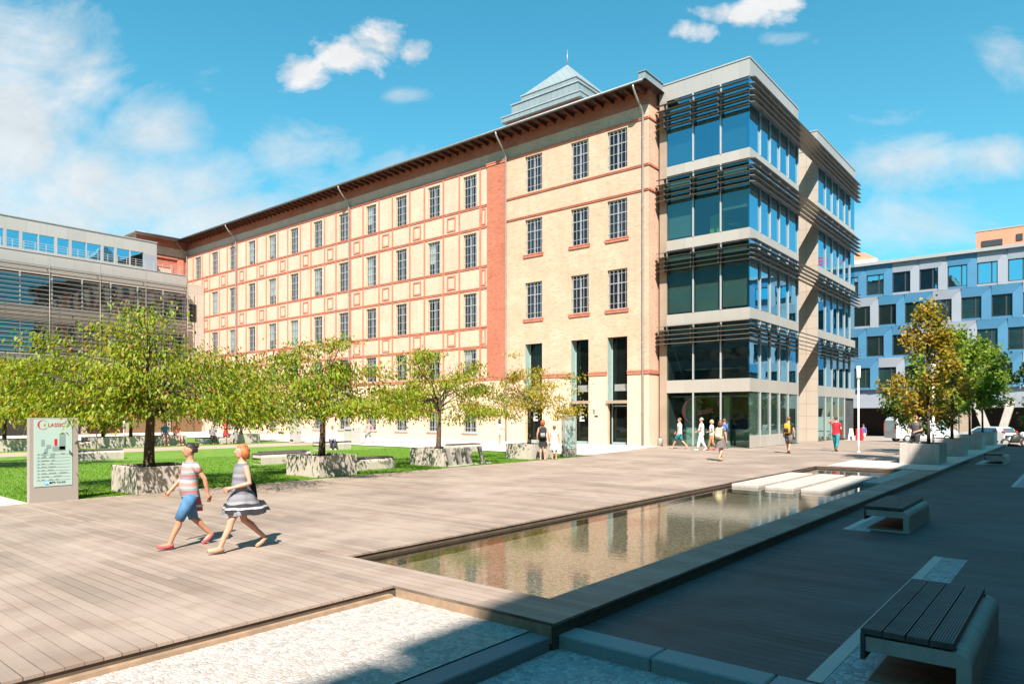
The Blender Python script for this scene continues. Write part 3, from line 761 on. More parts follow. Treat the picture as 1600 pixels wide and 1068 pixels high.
person('person in an orange top sitting on a far planter', -45.7, 20.95, 0, 1.66, (.9, .1), 'sit', ('lap', 'down'), top='orange', bottom='pink', hair='ginger', shoes='tan', seat=.62, female=True)
# ================================================================== SETTING
struct('ground', MB().quad((-900, -900, -0.75), (900, -900, -0.75), (900, 1500, -0.75), (-900, 1500, -0.75)), M['ground'])
struct('road', MB().quad((-120, 66, -0.5), (60, 66, -0.5), (60, 92, -0.5), (-120, 92, -0.5))
       .quad((-40, 58, -0.004), (-3.4, 58, -0.004), (-3.4, 66, -0.5), (-40, 66, -0.5)).quad((-3.4, 57, -0.144), (9.2, 57, -0.144), (9.2, 66, -0.5), (-3.4, 66, -0.5)), M['road'])
PX0, PX1, PY0, PY1 = -8.02, -4.47, 6.06, 28.45          # the pool
EX, EY = -3.9, 5.36                                      # raised deck edges
CX0 = -6.22                                              # cobble bed edge
d = MB()
def top(x0, x1, y0, y1, z=0.0): d.quad((x0, y0, z), (x1, y0, z), (x1, y1, z), (x0, y1, z))
top(-18.3, CX0, -9, EY); top(-18.3, EX, EY, PY0); top(-18.3, PX0, PY0, PY1); top(PX1, EX, PY0, PY1)
top(-21.5, EX, PY1, 58)
T = 0.028
for (a, b) in (((EX, EY), (EX, 58)), ((CX0, -9), (CX0, EY)), ((CX0, EY), (EX, EY)),
               ((PX0, PY0), (PX0, PY1)), ((PX0, PY1), (PX1, PY1)), ((PX1, PY1), (PX1, PY0)), ((PX1, PY0), (PX0, PY0))):
    d.quad((a[0], a[1], -T), (b[0], b[1], -T), (b[0], b[1], 0), (a[0], a[1], 0))
struct('deck', d, M['deck'])
f = MB()
i = 0.02
f.quad((EX - i, EY + i, -0.3), (EX - i, 58, -0.3), (EX - i, 58, -T), (EX - i, EY + i, -T))
f.quad((CX0 - i, -9, -0.3), (CX0 - i, EY + i, -0.3), (CX0 - i, EY + i, -T), (CX0 - i, -9, -T))
f.quad((CX0 - i, EY + i, -0.3), (EX - i, EY + i, -0.3), (EX - i, EY + i, -T), (CX0 - i, EY + i, -T))
struct('deck_fascia', f, M['fascia'])
l = MB().box(CX0 - 0.015, CX0 + 0.05, -9, EY - 0.05, -0.2, -0.085).box(CX0 + 0.05, EX - .03, EY - 0.006, EY + 0.015, -0.2, -T - .004)
struct('deck_riser', l, M['lip'])
# pool basin and water
b = MB()
b.quad((PX0 - .02, PY0 - .02, -0.30), (PX1 + .02, PY0 - .02, -0.30), (PX1 + .02, PY1 + .02, -0.30), (PX0 - .02, PY1 + .02, -0.30))
struct('pool_floor', b, M['pebbles'])
b = MB()
for (a, c) in (((PX0, PY0), (PX0, PY1)), ((PX0, PY1), (PX1, PY1)), ((PX1, PY1), (PX1, PY0)), ((PX1, PY0), (PX0, PY0))):
    sx = -0.02 if a[0] == c[0] == PX0 else (0.02 if a[0] == c[0] == PX1 else 0)
    sy = 0.02 if a[1] == c[1] == PY1 else (-0.02 if a[1] == c[1] == PY0 else 0)
    b.quad((a[0] + sx, a[1] + sy, -0.31), (c[0] + sx, c[1] + sy, -0.31), (c[0] + sx, c[1] + sy, -T), (a[0] + sx, a[1] + sy, -T))
struct('pool_wall', b, M['fascia'])
struct('water', MB().quad((PX0 - .02, PY0 - .02, -0.095), (PX1 + .02, PY0 - .02, -0.095), (PX1 + .02, PY1 + .02, -0.095), (PX0 - .02, PY1 + .02, -0.095)), M['water'])
# white cobble bed, granite setts, lower deck
struct('white_cobbles', MB().quad((CX0 + .0, -9, -0.125), (-4.19, -9, -0.125), (-4.19, EY, -0.125), (CX0 + .0, EY, -0.125)), M['white_stone'])
struct('granite_setts', MB().quad((-3.94, -9, -0.27), (6, -9, -0.27), (6, 5.5, -0.27), (-3.94, 5.5, -0.27)), M['granite'])
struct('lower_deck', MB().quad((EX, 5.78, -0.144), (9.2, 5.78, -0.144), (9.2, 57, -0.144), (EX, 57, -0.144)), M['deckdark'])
struct('deck_kerb', MB().bbox(-4.19, -3.94, -9, EY - 0.004, -0.3, -0.132, 0.012), M['kerbdark'])
k = MB()
x = -3.93
while x < 6:
    k.bbox(x, x + 0.99, 5.47, 5.78, -0.3, -0.136, 0.014); x += 1.0
struct('granite_kerb', k, M['kerb'])
# lawns, paths, pavements
struct('lawn', MB().quad((-60, 5.12, -0.03), (-18.32, 5.12, -0.03), (-18.32, 28.5, -0.03), (-60, 28.5, -0.03)), M['grass'])
struct('path', MB().quad((-43.6, 5.12, -0.022), (-39.4, 5.12, -0.022), (-39.4, 28.5, -0.022), (-43.6, 28.5, -0.022)), M['path'])
struct('pavement', MB().add([(-83.3, 28.5, 0.006), (-18.75, 28.5, 0.006), (-19.0, 31.8, 0.006), (-20.4, 39.0, 0.006), (-20.4, 39.6, 0.006), (-83.3, 39.6, 0.006)], [(0, 1, 2, 3, 4, 5)]), M['paleslab'])
struct('forecourt', MB().quad((-79, -20, -0.04), (-18.32, -20, -0.012), (-18.32, 5.12, -0.012), (-79, 5.12, -0.04)).quad((-79, 5.12, -0.034), (-60, 5.12, -0.034), (-60, 28.5, -0.034), (-79, 28.5, -0.034)), M['paleslab'])
struct('stone_strip', MB().quad((-7.7, 28.75, 0.005), (-3.92, 28.75, 0.005), (-3.92, 32.9, 0.005), (-7.7, 32.9, 0.005)).quad((-5.75, 32.9, 0.005), (-3.92, 32.9, 0.005), (-3.92, 57.5, 0.005), (-5.75, 57.5, 0.005)), M['paleslab'])

# ------------------------------------------------------------------ walls with openings
def wall(mb, u0, u1, z0, z1, holes, P, depth, matf, us=(), zs=(), rev=1):
    U = sorted({u0, u1, *us, *[h[0] for h in holes], *[h[1] for h in holes]}); U = [u for u in U if u0 <= u <= u1]
    Z = sorted({z0, z1, *zs, *[h[2] for h in holes], *[h[3] for h in holes]}); Z = [z for z in Z if z0 <= z <= z1]
    for i in range(len(U) - 1):
        for j in range(len(Z) - 1):
            uc = (U[i] + U[i + 1]) / 2; zc = (Z[j] + Z[j + 1]) / 2
            if any(h[0] < uc < h[1] and h[2] < zc < h[3] for h in holes): continue
            mb.quad(P(U[i], Z[j], 0), P(U[i + 1], Z[j], 0), P(U[i + 1], Z[j + 1], 0), P(U[i], Z[j + 1], 0), matf(uc, zc))
    for a, b, c, e in holes:
        for p, q in (((a, c), (a, e)), ((a, e), (b, e)), ((b, e), (b, c)), ((b, c), (a, c))):
            mb.quad(P(p[0], p[1], 0), P(q[0], q[1], 0), P(q[0], q[1], depth), P(p[0], p[1], depth), rev)

# ================================================================== BRICK BUILDING
FY = 39.3
bb = thing('brick_building', 'long five storey buff and red brick factory with barred windows and pyramid roof tower', 'building', (-52, FY, 0))
cols = [-36.64 - 3.975 * k for k in range(12)]
rows = [(17.97, 20.5), (13.35, 15.98), (8.72, 11.35), (4.85, 7.0), (0.62, 2.82)]
ecols = [(-31.16, -29.62), (-27.14, -25.70), (-24.22, -22.72)]
erows = [(18.05, 20.62), (13.55, 16.05), (8.9, 11.5)]
holes = [(c - .7, c + .7, a, b_) for c in cols for a, b_ in rows if not (c < -79 and a < 17)]
holes += [(a, b_, z0, z1) for a, b_ in ecols for z0, z1 in erows] + [(a, b_, 0.0, 7.08) for a, b_ in ecols]
def fm(u, z):
    if z > 21.67: return 2
    if z < 4.66: return 3
    if -34.79 < u < -32.95 and z < 20.75: return 2
    if u < -34.79: return 4
    return 0
w = MB()
wall(w, -83.3, -21.15, -0.1, 22.6, holes, lambda u, z, dd: (u, FY + dd, z), 0.30, fm, (-34.79, -32.95), (4.66, 20.75, 21.67))
# return wall beside the glass block and the short wing at the far end
wall(w, FY, 41.5, -0.1, 22.6, [], lambda u, z, dd: (-21.15, u, z), 0.3, lambda u, z: 2 if z > 21.67 else (3 if z < 4.66 else 0), (), (4.66, 21.67))
wall(w, 33.6, FY, -0.1, 22.6, [], lambda u, z, dd: (-83.3, u, z), 0.3, lambda u, z: 2 if (z > 21.67 or 16 < z < 20.75) else 0, (), (16, 20.75, 21.67))
w.quad((-86, 33.6, -.1), (-83.3, 33.6, -.1), (-83.3, 33.6, 22.6), (-86, 33.6, 22.6)).quad((-86, 33.6, -.1), (-86, 33.6, 22.6), (-86, 39, 22.6), (-86, 39, -.1))
w.quad((-95, 39, -.1), (-95, 39, 22.6), (-95, 53.5, 22.6), (-95, 53.5, -.1))
w.quad((-95, 53.5, -.1), (-95, 53.5, 22.6), (-21.15, 53.5, 22.6), (-21.15, 53.5, -.1))
w.quad((-21.15, 41.5, -.1), (-21.15, 53.5, -.1), (-21.15, 53.5, 22.6), (-21.15, 41.5, 22.6))
w.build('wall', [M['buff'], M['reveal'], M['red'], M['plaster'], M['buff_panel']], bb)
# moulded brick bands
def band(x0, x1, z, h, p=0.05, wrap=False):
    m = MB().box(x0, x1, FY - p, FY + 0.02, z, z + h)
    m.box(x0, x1, FY - p - 0.03, FY - p + 0.003, z + h * 0.6, z + h - 0.004)
    if wrap: m.box(-21.17, -21.15 + p, FY + 0.023, 41.0, z, z + h).box(-21.148, -21.15 + p, FY - p + 0.002, FY + 0.023, z + .002, z + h - .002)
    m.build('string_course', M['redtrim'], bb)
for z in (17.80, 16.17, 13.18, 11.53, 8.55, 7.08): band(-83.3, -34.80, z, 0.17)
band(-83.3, -34.8, 20.74, 0.17, 0.07); band(-34.8, -32.94, 20.70, 0.24, 0.15); band(-32.94, -21.15, 20.76, 0.13, 0.06, True)
band(-83.3, -31.2, 4.60, 0.2, 0.06)
band(-29.6, -27.16, 4.60, 0.24, 0.07); band(-25.68, -24.24, 4.60, 0.24, 0.07); band(-22.70, -21.15, 4.60, 0.24, 0.07, True)
band(-32.94, -21.15, 17.80, 0.13, 0.06, True); band(-32.94, -21.15, 16.22, 0.13, 0.06, True)
MB().box(-34.78, -32.96, FY - 0.10, FY + 0.02, 4.82, 20.69).build('brick_pilaster', M['red'], bb)
MB().box(-83.28, -83.18, 38.2, 38.95, 16.9, 20.6).box(-83.28, -83.18, 33.8, 34.5, 16.9, 20.6).box(-83.28, -83.14, 34.5, 38.2, 16.9, 17.15).box(-83.28, -83.14, 34.5, 38.2, 20.35, 20.6).build('wing_panel', M['redtrim'], bb)
def ring(x0, x1, z0, z1, t=0.12, p=0.05):
    m = MB()
    m.box(x0, x1, FY - p, FY + .02, z0, z0 + t).box(x0, x1, FY - p, FY + .02, z1 - t, z1)
    m.box(x0, x0 + t, FY - p, FY + .02, z0 + t, z1 - t).box(x1 - t, x1, FY - p, FY + .02, z0 + t, z1 - t)
    return m
MB().box(-83.31, -83.2, 35.1, 37.7, 17.7, 17.9).box(-83.31, -83.2, 35.1, 37.7, 19.3, 19.5).box(-83.31, -83.2, 35.1, 35.3, 17.9, 19.3).box(-83.31, -83.2, 37.5, 37.7, 17.9, 19.3).build('panel_frame', M['redtrim'], bb)
MB().quad((-83.28, 35.3, 17.9), (-83.28, 37.5, 17.9), (-83.28, 37.5, 19.3), (-83.28, 35.3, 19.3)).build('buff_panel', M['buff_panel'], bb)
pf = None
for c in cols[:-1]:
    for zc in (17.05, 12.42, 7.93):
        if pf is None: pf = ring(c - 1.9875 - .47, c - 1.9875 + .47, zc - .56, zc + .56).build('panel_frame', M['redtrim'], bb); x0p, z0p = c, zc
        else: place(pf, c - x0p, 0, zc - z0p)
nf = ring(-35.42, -34.98, 16.45, 17.7, 0.1).build('narrow_panel_frame', M['redtrim'], bb)
place(nf, 0, 0, -4.63); place(nf, 0, 0, -9.1)
ps = MB().box(cols[0] + 1.02, cols[0] + 1.18, FY - .045, FY + .02, 4.79, 20.735).build('pilaster_strip', M['redtrim'], bb)
for c in cols:
    if c != cols[0]: place(ps, c - cols[0])
    place(ps, c - cols[0] - 2.2)
# windows: frame > pane, grille (and a drawn blind behind some)
def make_window(x0, x1, z0, z1, y, parent, bars=True, nv=5, nh=4):
    m = MB(); t = 0.06; a, b_ = y, y + 0.05
    m.box(x0, x1, a, b_, z0, z0 + t).box(x0, x1, a, b_, z1 - t, z1).box(x0, x0 + t, a, b_, z0 + t, z1 - t).box(x1 - t, x1, a, b_, z0 + t, z1 - t)
    xm = (x0 + x1) / 2
    m.box(xm - .03, xm + .03, a, b_, z0 + t, z1 - t); zm = z0 + (z1 - z0) * 0.66
    m.box(x0 + t, xm - .03, a, b_, zm - .03, zm + .03).box(xm + .03, x1 - t, a, b_, zm - .03, zm + .03)
    wf = m.build('window', M['frame'], parent)
    MB().quad((x0, y + .04, z0), (x1, y + .04, z0), (x1, y + .04, z1), (x0, y + .04, z1)).build('pane', M['oldglass'], wf)
    if bars:
        g = MB(); yg = y - 0.10; r = 0.013
        for i in range(nv):
            xx = x0 + (x1 - x0) * (i + .5) / nv
            g.box(xx - r, xx + r, yg - r, yg + r, z0 + .005, z1 - .005)
        for i in range(nh):
            zz = z0 + (z1 - z0) * (i + .6) / nh
            g.box(x0 + .005, x1 - .005, yg + r + .001, yg + 2 * r, zz - r, zz + r)
        g.build('grille', M['bars'], wf)
    return wf
def add_blind(wf, x0, x1, z0, z1, y, lo):
    MB().quad((x0, y, z0 + lo), (x1, y, z0 + lo), (x1, y, z1), (x0, y, z1)).build('blind', M['curtain'], wf)
for ri, (a, b_) in enumerate(rows):
    p = None
    for c in cols:
        if c < -79 and ri: continue
        if p is None: p = make_window(c - .7, c + .7, a, b_, FY + .18, bb); c0 = c; q = p
        else:
            q = copy_tree(p, bb, skip=('blind',)); q.location.x += c - c0
        if random.random() < (0.1, 0.12, 0.35, 0.2, 0.3)[ri]:
            h = random.choice((0.0, 0.5, 0.9)); s = random.random() < .6
            vv = MB().quad((c0 - .62, FY + .215, a + h), (c0 + (-.05 if s else .62), FY + .215, a + h), (c0 + (-.05 if s else .62), FY + .215, b_ - .06), (c0 - .62, FY + .215, b_ - .06))
            bl_ = vv.build('blind', M['curtain'], p)
            bl_.parent = q; bl_.location = (0, 0, 0)
sill = MB().box(cols[0] - .85, cols[0] + .85, FY - .09, FY + .1, .50, .615).build('window_sill', M['zinc'], bb)
for c in cols[1:-1]: place(sill, c - cols[0])
for (x0, x1) in ecols:
    for (z0, z1) in erows:
        make_window(x0, x1, z0, z1, FY + .18, bb)
        if z0 < 17: MB().box(x0 - .12, x1 + .12, FY - .08, FY + .12, z0 - .24, z0 - .02).box(x0 - .16, x1 + .16, FY - .11, FY - .078, z0 - .10, z0 - .022).build('window_sill', M['redtrim'], bb)
# the three tall entrances
for n_, (x0, x1) in enumerate(ecols):
    y = FY + .62
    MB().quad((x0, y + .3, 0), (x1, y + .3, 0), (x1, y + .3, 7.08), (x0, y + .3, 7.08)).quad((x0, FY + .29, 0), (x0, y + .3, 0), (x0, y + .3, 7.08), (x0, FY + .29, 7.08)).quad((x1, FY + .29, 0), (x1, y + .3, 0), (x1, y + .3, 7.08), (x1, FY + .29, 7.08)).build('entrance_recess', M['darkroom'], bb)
    dr = MB().box(x0, x0 + .07, y - .06, y, 0, 7.07).box(x1 - .07, x1, y - .06, y, 0, 7.07).box(x0 + .07, x1 - .07, y - .06, y, 2.72, 2.86).box(x0 + .07, x1 - .07, y - .06, y, 0.0, 0.16).box(x0 + .07, x1 - .07, y - .06, y, 2.52, 2.60).build('entrance_door', M['teal'], bb)
    MB().quad((x0 + .07, y - .03, 0.16), (x1 - .07, y - .03, .16), (x1 - .07, y - .03, 2.72), (x0 + .07, y - .03, 2.72)).quad((x0 + .07, y - .03, 2.86), (x1 - .07, y - .03, 2.86), (x1 - .07, y - .03, 7.07), (x0 + .07, y - .03, 7.07)).build('pane', M['doorglass'], dr)
    MB().box(x0 - .06, x1 + .0, FY - .12, FY + .55, 2.72, 2.92).build('door_canopy', M['pier'], bb)
    MB().quad((x0 + .005, FY + .02, 2.93), (x0 + .005, y - .07, 2.93), (x0 + .005, y - .07, 7.06), (x0 + .005, FY + .02, 7.06)).build('glazed_reveal', M['teal'], bb)
    MB().quad((x0 + .2, y - .034, 3.55), (x1 - .09, y - .034, 3.55), (x1 - .09, y - .034, 4.0), (x0 + .2, y - .034, 4.0)).build('frosted_strip', M['metal'], bb)
    if n_ < 2:
        e = MB(); add_text(e, 'E', (x0 + .32, y - .075, 1.55), (1, 0, 0), (0, 0, 1), 0.85, 0.005, bold=0.02); e.build('letter', M['white'], dr)
# eaves, rafters, gutter, roof
e0, e1 = -83.4, -20.9
GZ = 22.58
rf = MB()
rf.quad((-95, 38.05, GZ + .1), (-20.9, 38.05, GZ + .1), (-20.9, 46, 24.2), (-95, 46, 24.2)).quad((-95, 46, 24.2), (-20.9, 46, 24.2), (-20.9, 54.3, GZ + .1), (-95, 54.3, GZ + .1))
rf.quad((-82.1, 33.0, GZ + .1), (-82.1, 38.06, GZ + .1), (-86, 38.06, 23.4), (-86, 34.5, 23.4)).box(-86, -82.1, 33.0, 38.04, GZ - .02, GZ + .09)
roof = rf.build('roof', M['zinc'], bb)
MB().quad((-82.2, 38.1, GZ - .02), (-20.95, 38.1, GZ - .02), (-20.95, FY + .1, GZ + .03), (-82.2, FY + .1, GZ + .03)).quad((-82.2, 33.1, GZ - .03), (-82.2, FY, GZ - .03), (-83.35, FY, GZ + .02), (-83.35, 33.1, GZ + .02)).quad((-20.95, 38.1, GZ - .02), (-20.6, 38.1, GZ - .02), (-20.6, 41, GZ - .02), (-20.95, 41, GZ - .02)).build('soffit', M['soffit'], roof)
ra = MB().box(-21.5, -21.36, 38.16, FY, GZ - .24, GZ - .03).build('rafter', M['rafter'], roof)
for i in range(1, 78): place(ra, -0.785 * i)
g = MB()
def halfround(mb, p, q, r=0.085):
    mb.tube([p, q], r, 10)
halfround(g, (-82.0, 38.0, GZ + .03), (-20.88, 38.0, GZ + .03)); halfround(g, (-82.0, 33.0, GZ + .03), (-82.0, 38.0, GZ + .03))
g.build('gutter', M['gutter'], roof)
MB().box(-21.2, -20.72, 38.02, 41.2, GZ + .11, 23.12).box(-21.25, -20.66, 37.97, 41.25, 23.122, 23.18).build('eave_end', M['zincpale'], roof)
for xp in (-21.52, -32.83, -51.56, -71.52, -82.9):
    m = MB()
    yb = FY - .13 if xp < -40 or xp > -30 else FY - .2
    m.tube([(xp - .06, 38.02, GZ - .03), (xp - .06, 38.06, GZ - .25), (xp - .02, 38.3, GZ - .62), (xp, yb - .15, GZ - 1.25), (xp, yb, GZ - 1.55), (xp, yb, 6.0), (xp, yb, 0.02)], 0.065, 10)
    for z in (2.2, 6.5, 11.2, 15.2, 19.5): m.tube([(xp, yb, z), (xp, yb, z + .06)], 0.082, 10)
    m.build('downpipe', M['pipe'], bb)
# pyramid tower
tx, ty = -32.46, 46.5
K_ = 46.5 / 52.0
def tz(z): return 2 + (z - 2) * K_
def sq(mb, h, z0, z1, m=0): mb.box(tx - h * K_, tx + h * K_, ty - h * K_, ty + h * K_, tz(z0), tz(z1), m)
tw = MB(); sq(tw, 3.95, 24.0, 28.35)
tower = tw.build('roof_tower', M['red'], bb)
tb = MB()
for i in range(5):
    u0, u1 = (-3.6 + i * 1.5) * K_, (-2.4 + i * 1.5) * K_; e = 3.95 * K_
    tb.box(tx + u0, tx + u1, ty - e - .03, ty - e + .01, tz(26.3), tz(28.0)).box(tx + e - .01, tx + e + .03, ty + u0, ty + u1, tz(26.3), tz(28.0))
tb.build('tower_panel', M['buff'], tower)
tc = MB(); sq(tc, 4.28, 28.352, 28.75); sq(tc, 4.34, 28.752, 28.85, 1); sq(tc, 3.62, 28.852, 29.95); sq(tc, 3.70, 29.952, 30.06, 1); sq(tc, 3.0, 30.062, 30.8); sq(tc, 3.06, 30.802, 30.92, 1)
tc.build('tower_cornice', [M['zincpale'], M['zinc']], tower)
h = 2.95 * K_; zb_ = tz(30.925)
MB().add([(tx - h, ty - h, zb_), (tx + h, ty - h, zb_), (tx + h, ty + h, zb_), (tx - h, ty + h, zb_), (tx, ty, tz(33.95))], [(0, 1, 4), (1, 2, 4), (2, 3, 4), (3, 0, 4)]).build('tower_roof', M['zincpale'], tower)
MB().tube([(tx, ty, tz(33.8)), (tx, ty, tz(35.3))], [0.05, 0.02], 6).build('lightning_rod', M['metal'], tower)
MB().add([(-94.8, 43, 23.3), (-80.2, 43, 23.4), (-80.2, 52, 23.4), (-94.8, 52, 23.3), (-93.5, 44.4, 26.3), (-81.6, 44.4, 26.3), (-81.6, 51, 26.3), (-93.5, 51, 26.3)], [(0, 1, 5, 4), (1, 2, 6, 5), (2, 3, 7, 6), (3, 0, 4, 7), (4, 5, 6, 7)]).build('roof_lantern', M['zincpale'], roof)
MB().ball((-82.2, 42, 24.2), 0.9, 0.9, 0.45).build('roof_vent', M['white'], roof)
# wall lamp and plaque
wl = thing('wall_lamp', 'small white tubular lamp fixed to the buff wall between two tall entrances', 'lamp', (-25.2, FY - .1, 2.35))
MB().tube([(-25.2, FY - .1, 2.3), (-25.2, FY - .1, 2.75)], 0.06, 10).build('lamp_shade', M['white'], wl)
MB().box(-25.23, -25.17, FY - .09, FY, 2.1, 2.3).build('bracket', M['metal'], wl)
pq = MB().bbox(-25.22, -24.95, FY - .02, FY, 1.82, 1.94, .004).build('plaque', M['ink'], None)
tag(pq, 'small dark plaque on the buff wall below the tubular lamp', 'plaque')

# ================================================================== GLASS OFFICE BLOCK
GYF, GX = 40.35, -15.1
go = thing('glass_office', 'modern grey clad office block with bands of blue glass and bronze sun louvres', 'building', (GX, GYF, 0))
xs = [-20.44, -18.66, -16.88, -15.12]
yA = [40.37, 42.1, 43.83, 45.55, 47.3, 49.3]
yB = [53.93, 56.0, 57.8, 59.6, 61.5, 63.2, 64.86]
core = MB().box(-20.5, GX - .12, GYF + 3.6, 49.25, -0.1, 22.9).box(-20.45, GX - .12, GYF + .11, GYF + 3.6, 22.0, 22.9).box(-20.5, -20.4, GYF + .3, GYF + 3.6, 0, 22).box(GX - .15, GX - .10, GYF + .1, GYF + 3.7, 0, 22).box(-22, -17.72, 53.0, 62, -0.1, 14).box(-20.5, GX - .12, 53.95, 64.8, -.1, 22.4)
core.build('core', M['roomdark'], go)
spz = [(3.36, 4.15), (7.65, 8.33), (12.4, 13.04), (17.15, 17.75)]
glz = [(0.04, 3.36), (4.15, 7.65), (8.33, 12.4), (13.04, 17.15), (17.75, 21.97)]
for z0, z1 in spz:
    MB().box(-20.46, GX, GYF, GYF + .1, z0, z1).box(GX - .1, GX, GYF + .1, 49.34, z0, z1).build('spandrel', M['spandrel'], go)
    MB().box(GX - .1, GX, 53.84, 64.9, z0, z1).build('spandrel', M['spandrel'], go)
    MB().box(-20.39, GX - .16, GYF + .11, GYF + 3.59, z0 + .1, z1).box(-20.39, GX - .16, GYF + .5, GYF + 3.58, z0 - .25, z0 - .2).build('floor_slab', M['roomwall'], go)
MB().box(-20.98, GX + .002, GYF - .002, GYF + .3, 21.97, 23.0).box(GX - .3, GX + .002, GYF + .3, 49.36, 21.97, 23.0).box(-21.02, GX + .04, GYF - .04, GYF + .35, 23.002, 23.09, 1).box(GX - .33, GX + .04, GYF + .352, 49.4, 23.002, 23.09, 1).box(-20.9, GX - .3, 49.1, 49.36, 21.97, 23.0).build('parapet', [M['cladgrey'], M['coping']], go)
MB().box(GX - 2.4, GX + .002, 53.8, 54.1, 21.6, 22.95).box(GX - .3, GX + .002, 54.1, 64.9, 21.6, 22.95).box(GX - 2.4, GX + .04, 53.76, 54.12, 22.952, 23.03, 1).box(GX - .33, GX + .04, 54.122, 64.94, 22.952, 23.03, 1).build('parapet', [M['cladgrey'], M['coping']], go)
MB().box(-17.6, GX - .02, 53.83, 53.93, -0.1, 21.6).box(GX - .02, GX + .004, 53.83, 53.91, -.1, 21.6).build('stone_wall', M['cladbeige'], go)
MB().box(-17.7, -17.55, 49.2, 53.9, -.1, 21.6).build('recess_wall', M['cladbeige'], go)
MB().box(-20.96, -20.46, GYF + .003, GYF + .5, -0.1, 21.96).build('corner_pier', M['pier'], go)
MB().box(-16.1, GX + .02, 49.3, 49.4, -.1, 21.96).build('end_panel', M['cladgrey'], go)
for fi, (z0, z1) in enumerate(glz):
    fg = M['cleartop'] if fi == 4 else (M['clearground'] if fi == 0 else M['clearfront'])
    sgm = M['groundglass'] if fi == 0 else M['blueglass']
    for a, b_ in zip(xs[:-1], xs[1:]):
        MB().quad((a, GYF + .06, z0), (b_, GYF + .06, z0), (b_, GYF + .06, z1), (a, GYF + .06, z1)).build('window_pane', fg, go)
    for yy in (yA, yB):
        for a, b_ in zip(yy[:-1], yy[1:]):
            if yy is yB and fi == 0 and a > 61: continue
            MB().quad((GX - .06, a, z0), (GX - .06, b_, z0), (GX - .06, b_, z1), (GX - .06, a, z1)).build('window_pane', sgm, go)
    for x_ in xs[1:-1]: MB().box(x_ - .045, x_ + .045, GYF - .03, GYF + .055, z0, z1).build('mullion', M['mullion'], go)
    for yy in (yA[1:], yB[:-1]):
        for y_ in yy:
            if yy[0] > 50 and fi == 0 and y_ > 62: continue
            MB().box(GX - .055, GX + .03, y_ - .04, y_ + .04, z0, z1).build('mullion', M['mullion'], go)
MB().box(GX - .06, GX + .01, GYF + .1, 47.2, 0.02, 0.75).build('kick_panel', M['spandrel'], go)
MB().box(GX - .1, GX + .01, 61.5, 61.62, 0, 3.36).box(-20, GX - .1, 61.5, 61.6, 0, 3.36).build('recess_panel', M['darkpanel'], go)
# roller blinds and furnishings behind the front glass
bz = {(4, 0): 17.9, (4, 2): 17.9, (3, 0): 13.2, (3, 2): 14.35, (2, 0): 8.45, (2, 1): 8.4, (2, 2): 8.5}
for (fl_, pn), zl in bz.items():
    MB().quad((xs[pn] + .05, GYF + .22, zl), (xs[pn + 1] - .05, GYF + .22, zl), (xs[pn + 1] - .05, GYF + .22, glz[fl_][1] - .4), (xs[pn] + .05, GYF + .22, glz[fl_][1] - .4)).build('roller_blind', M['blindcloth'], go)
MB().prism([(-17.95, 13.06), (-17.3, 13.06), (-17.15, 14.5), (-17.95, 14.35)], GYF + .9, GYF + 1.5, 0, 'y').build('green_screen', M['greenfelt'], go)
MB().box(-19.9, -18.2, GYF + 1.2, GYF + 1.9, 4.85, 4.9).box(-17.9, -16.2, GYF + 1.4, GYF + 2.1, 4.85, 4.9).box(-16.9, -16.3, GYF + 1.2, GYF + 1.9, 13.75, 13.8).build('desk', M['roomwall'], go)
MB().box(-20.0, -19.2, GYF + 1.6, GYF + 2.4, 0.0, 3.3).box(-17.6, -17.2, GYF + 2.2, GYF + 2.6, 0.0, 3.3).build('inner_column', M['teal'], go)
MB().box(-20.3, -16.2, GYF + 2.9, GYF + 3.55, 0.02, 1.05).build('counter', M['teal'], go)
# louvres
for n_, (z0, z1) in enumerate(((20.15, 21.62), (15.55, 16.90), (11.1, 12.22), (6.45, 7.55))):
    m = MB(); nb = 5
    for i in range(nb):
        z = z0 + (z1 - z0) * i / (nb - 1)
        th = 0.048 if n_ < 2 else 0.034
        dz = 0.07
        o0, o1 = 0.16, 0.52
        # front run, then the long side run; blades dip outward
        A = [(GYF - o0, z + dz), (GYF - o0, z + dz - th), (GYF - o1 + .05, z - th), (GYF - o1, z - th * .5), (GYF - o1 + .05, z)]
        m.prism(A, -20.95, GX + .10, 0, 'x')
        Bp = [(GX + o0, z + dz), (GX + o1 - .05, z), (GX + o1, z - th * .5), (GX + o1 - .05, z - th), (GX + o0, z + dz - th)]
        m.prism(Bp, GYF - o1, 64.75, 0, 'y')
    for x_ in xs[:-1]: m.box(x_ - .012, x_ + .012, GYF - .40, GYF - .1, z0 - .1, z1 + .05)
    m.build('sun_louvre', M['louvre'], go)
# etched sign on the ground floor glass
s = MB(); add_crescent(s, (-18.62, GYF - .012, 2.2), (1, 0, 0), (0, 0, 1), 0.78, .006)
add_text(s, 'lassic', (-18.35, GYF - .012, 1.95), (.985, 0, .17), (-.17, 0, .985), 0.55, .004, space=.95)
add_text(s, '7', (-17.15, GYF - .012, 2.5), (1, 0, 0), (0, 0, 1), 0.5, .004)
s.build('etched_lettering', M['plum'], go)

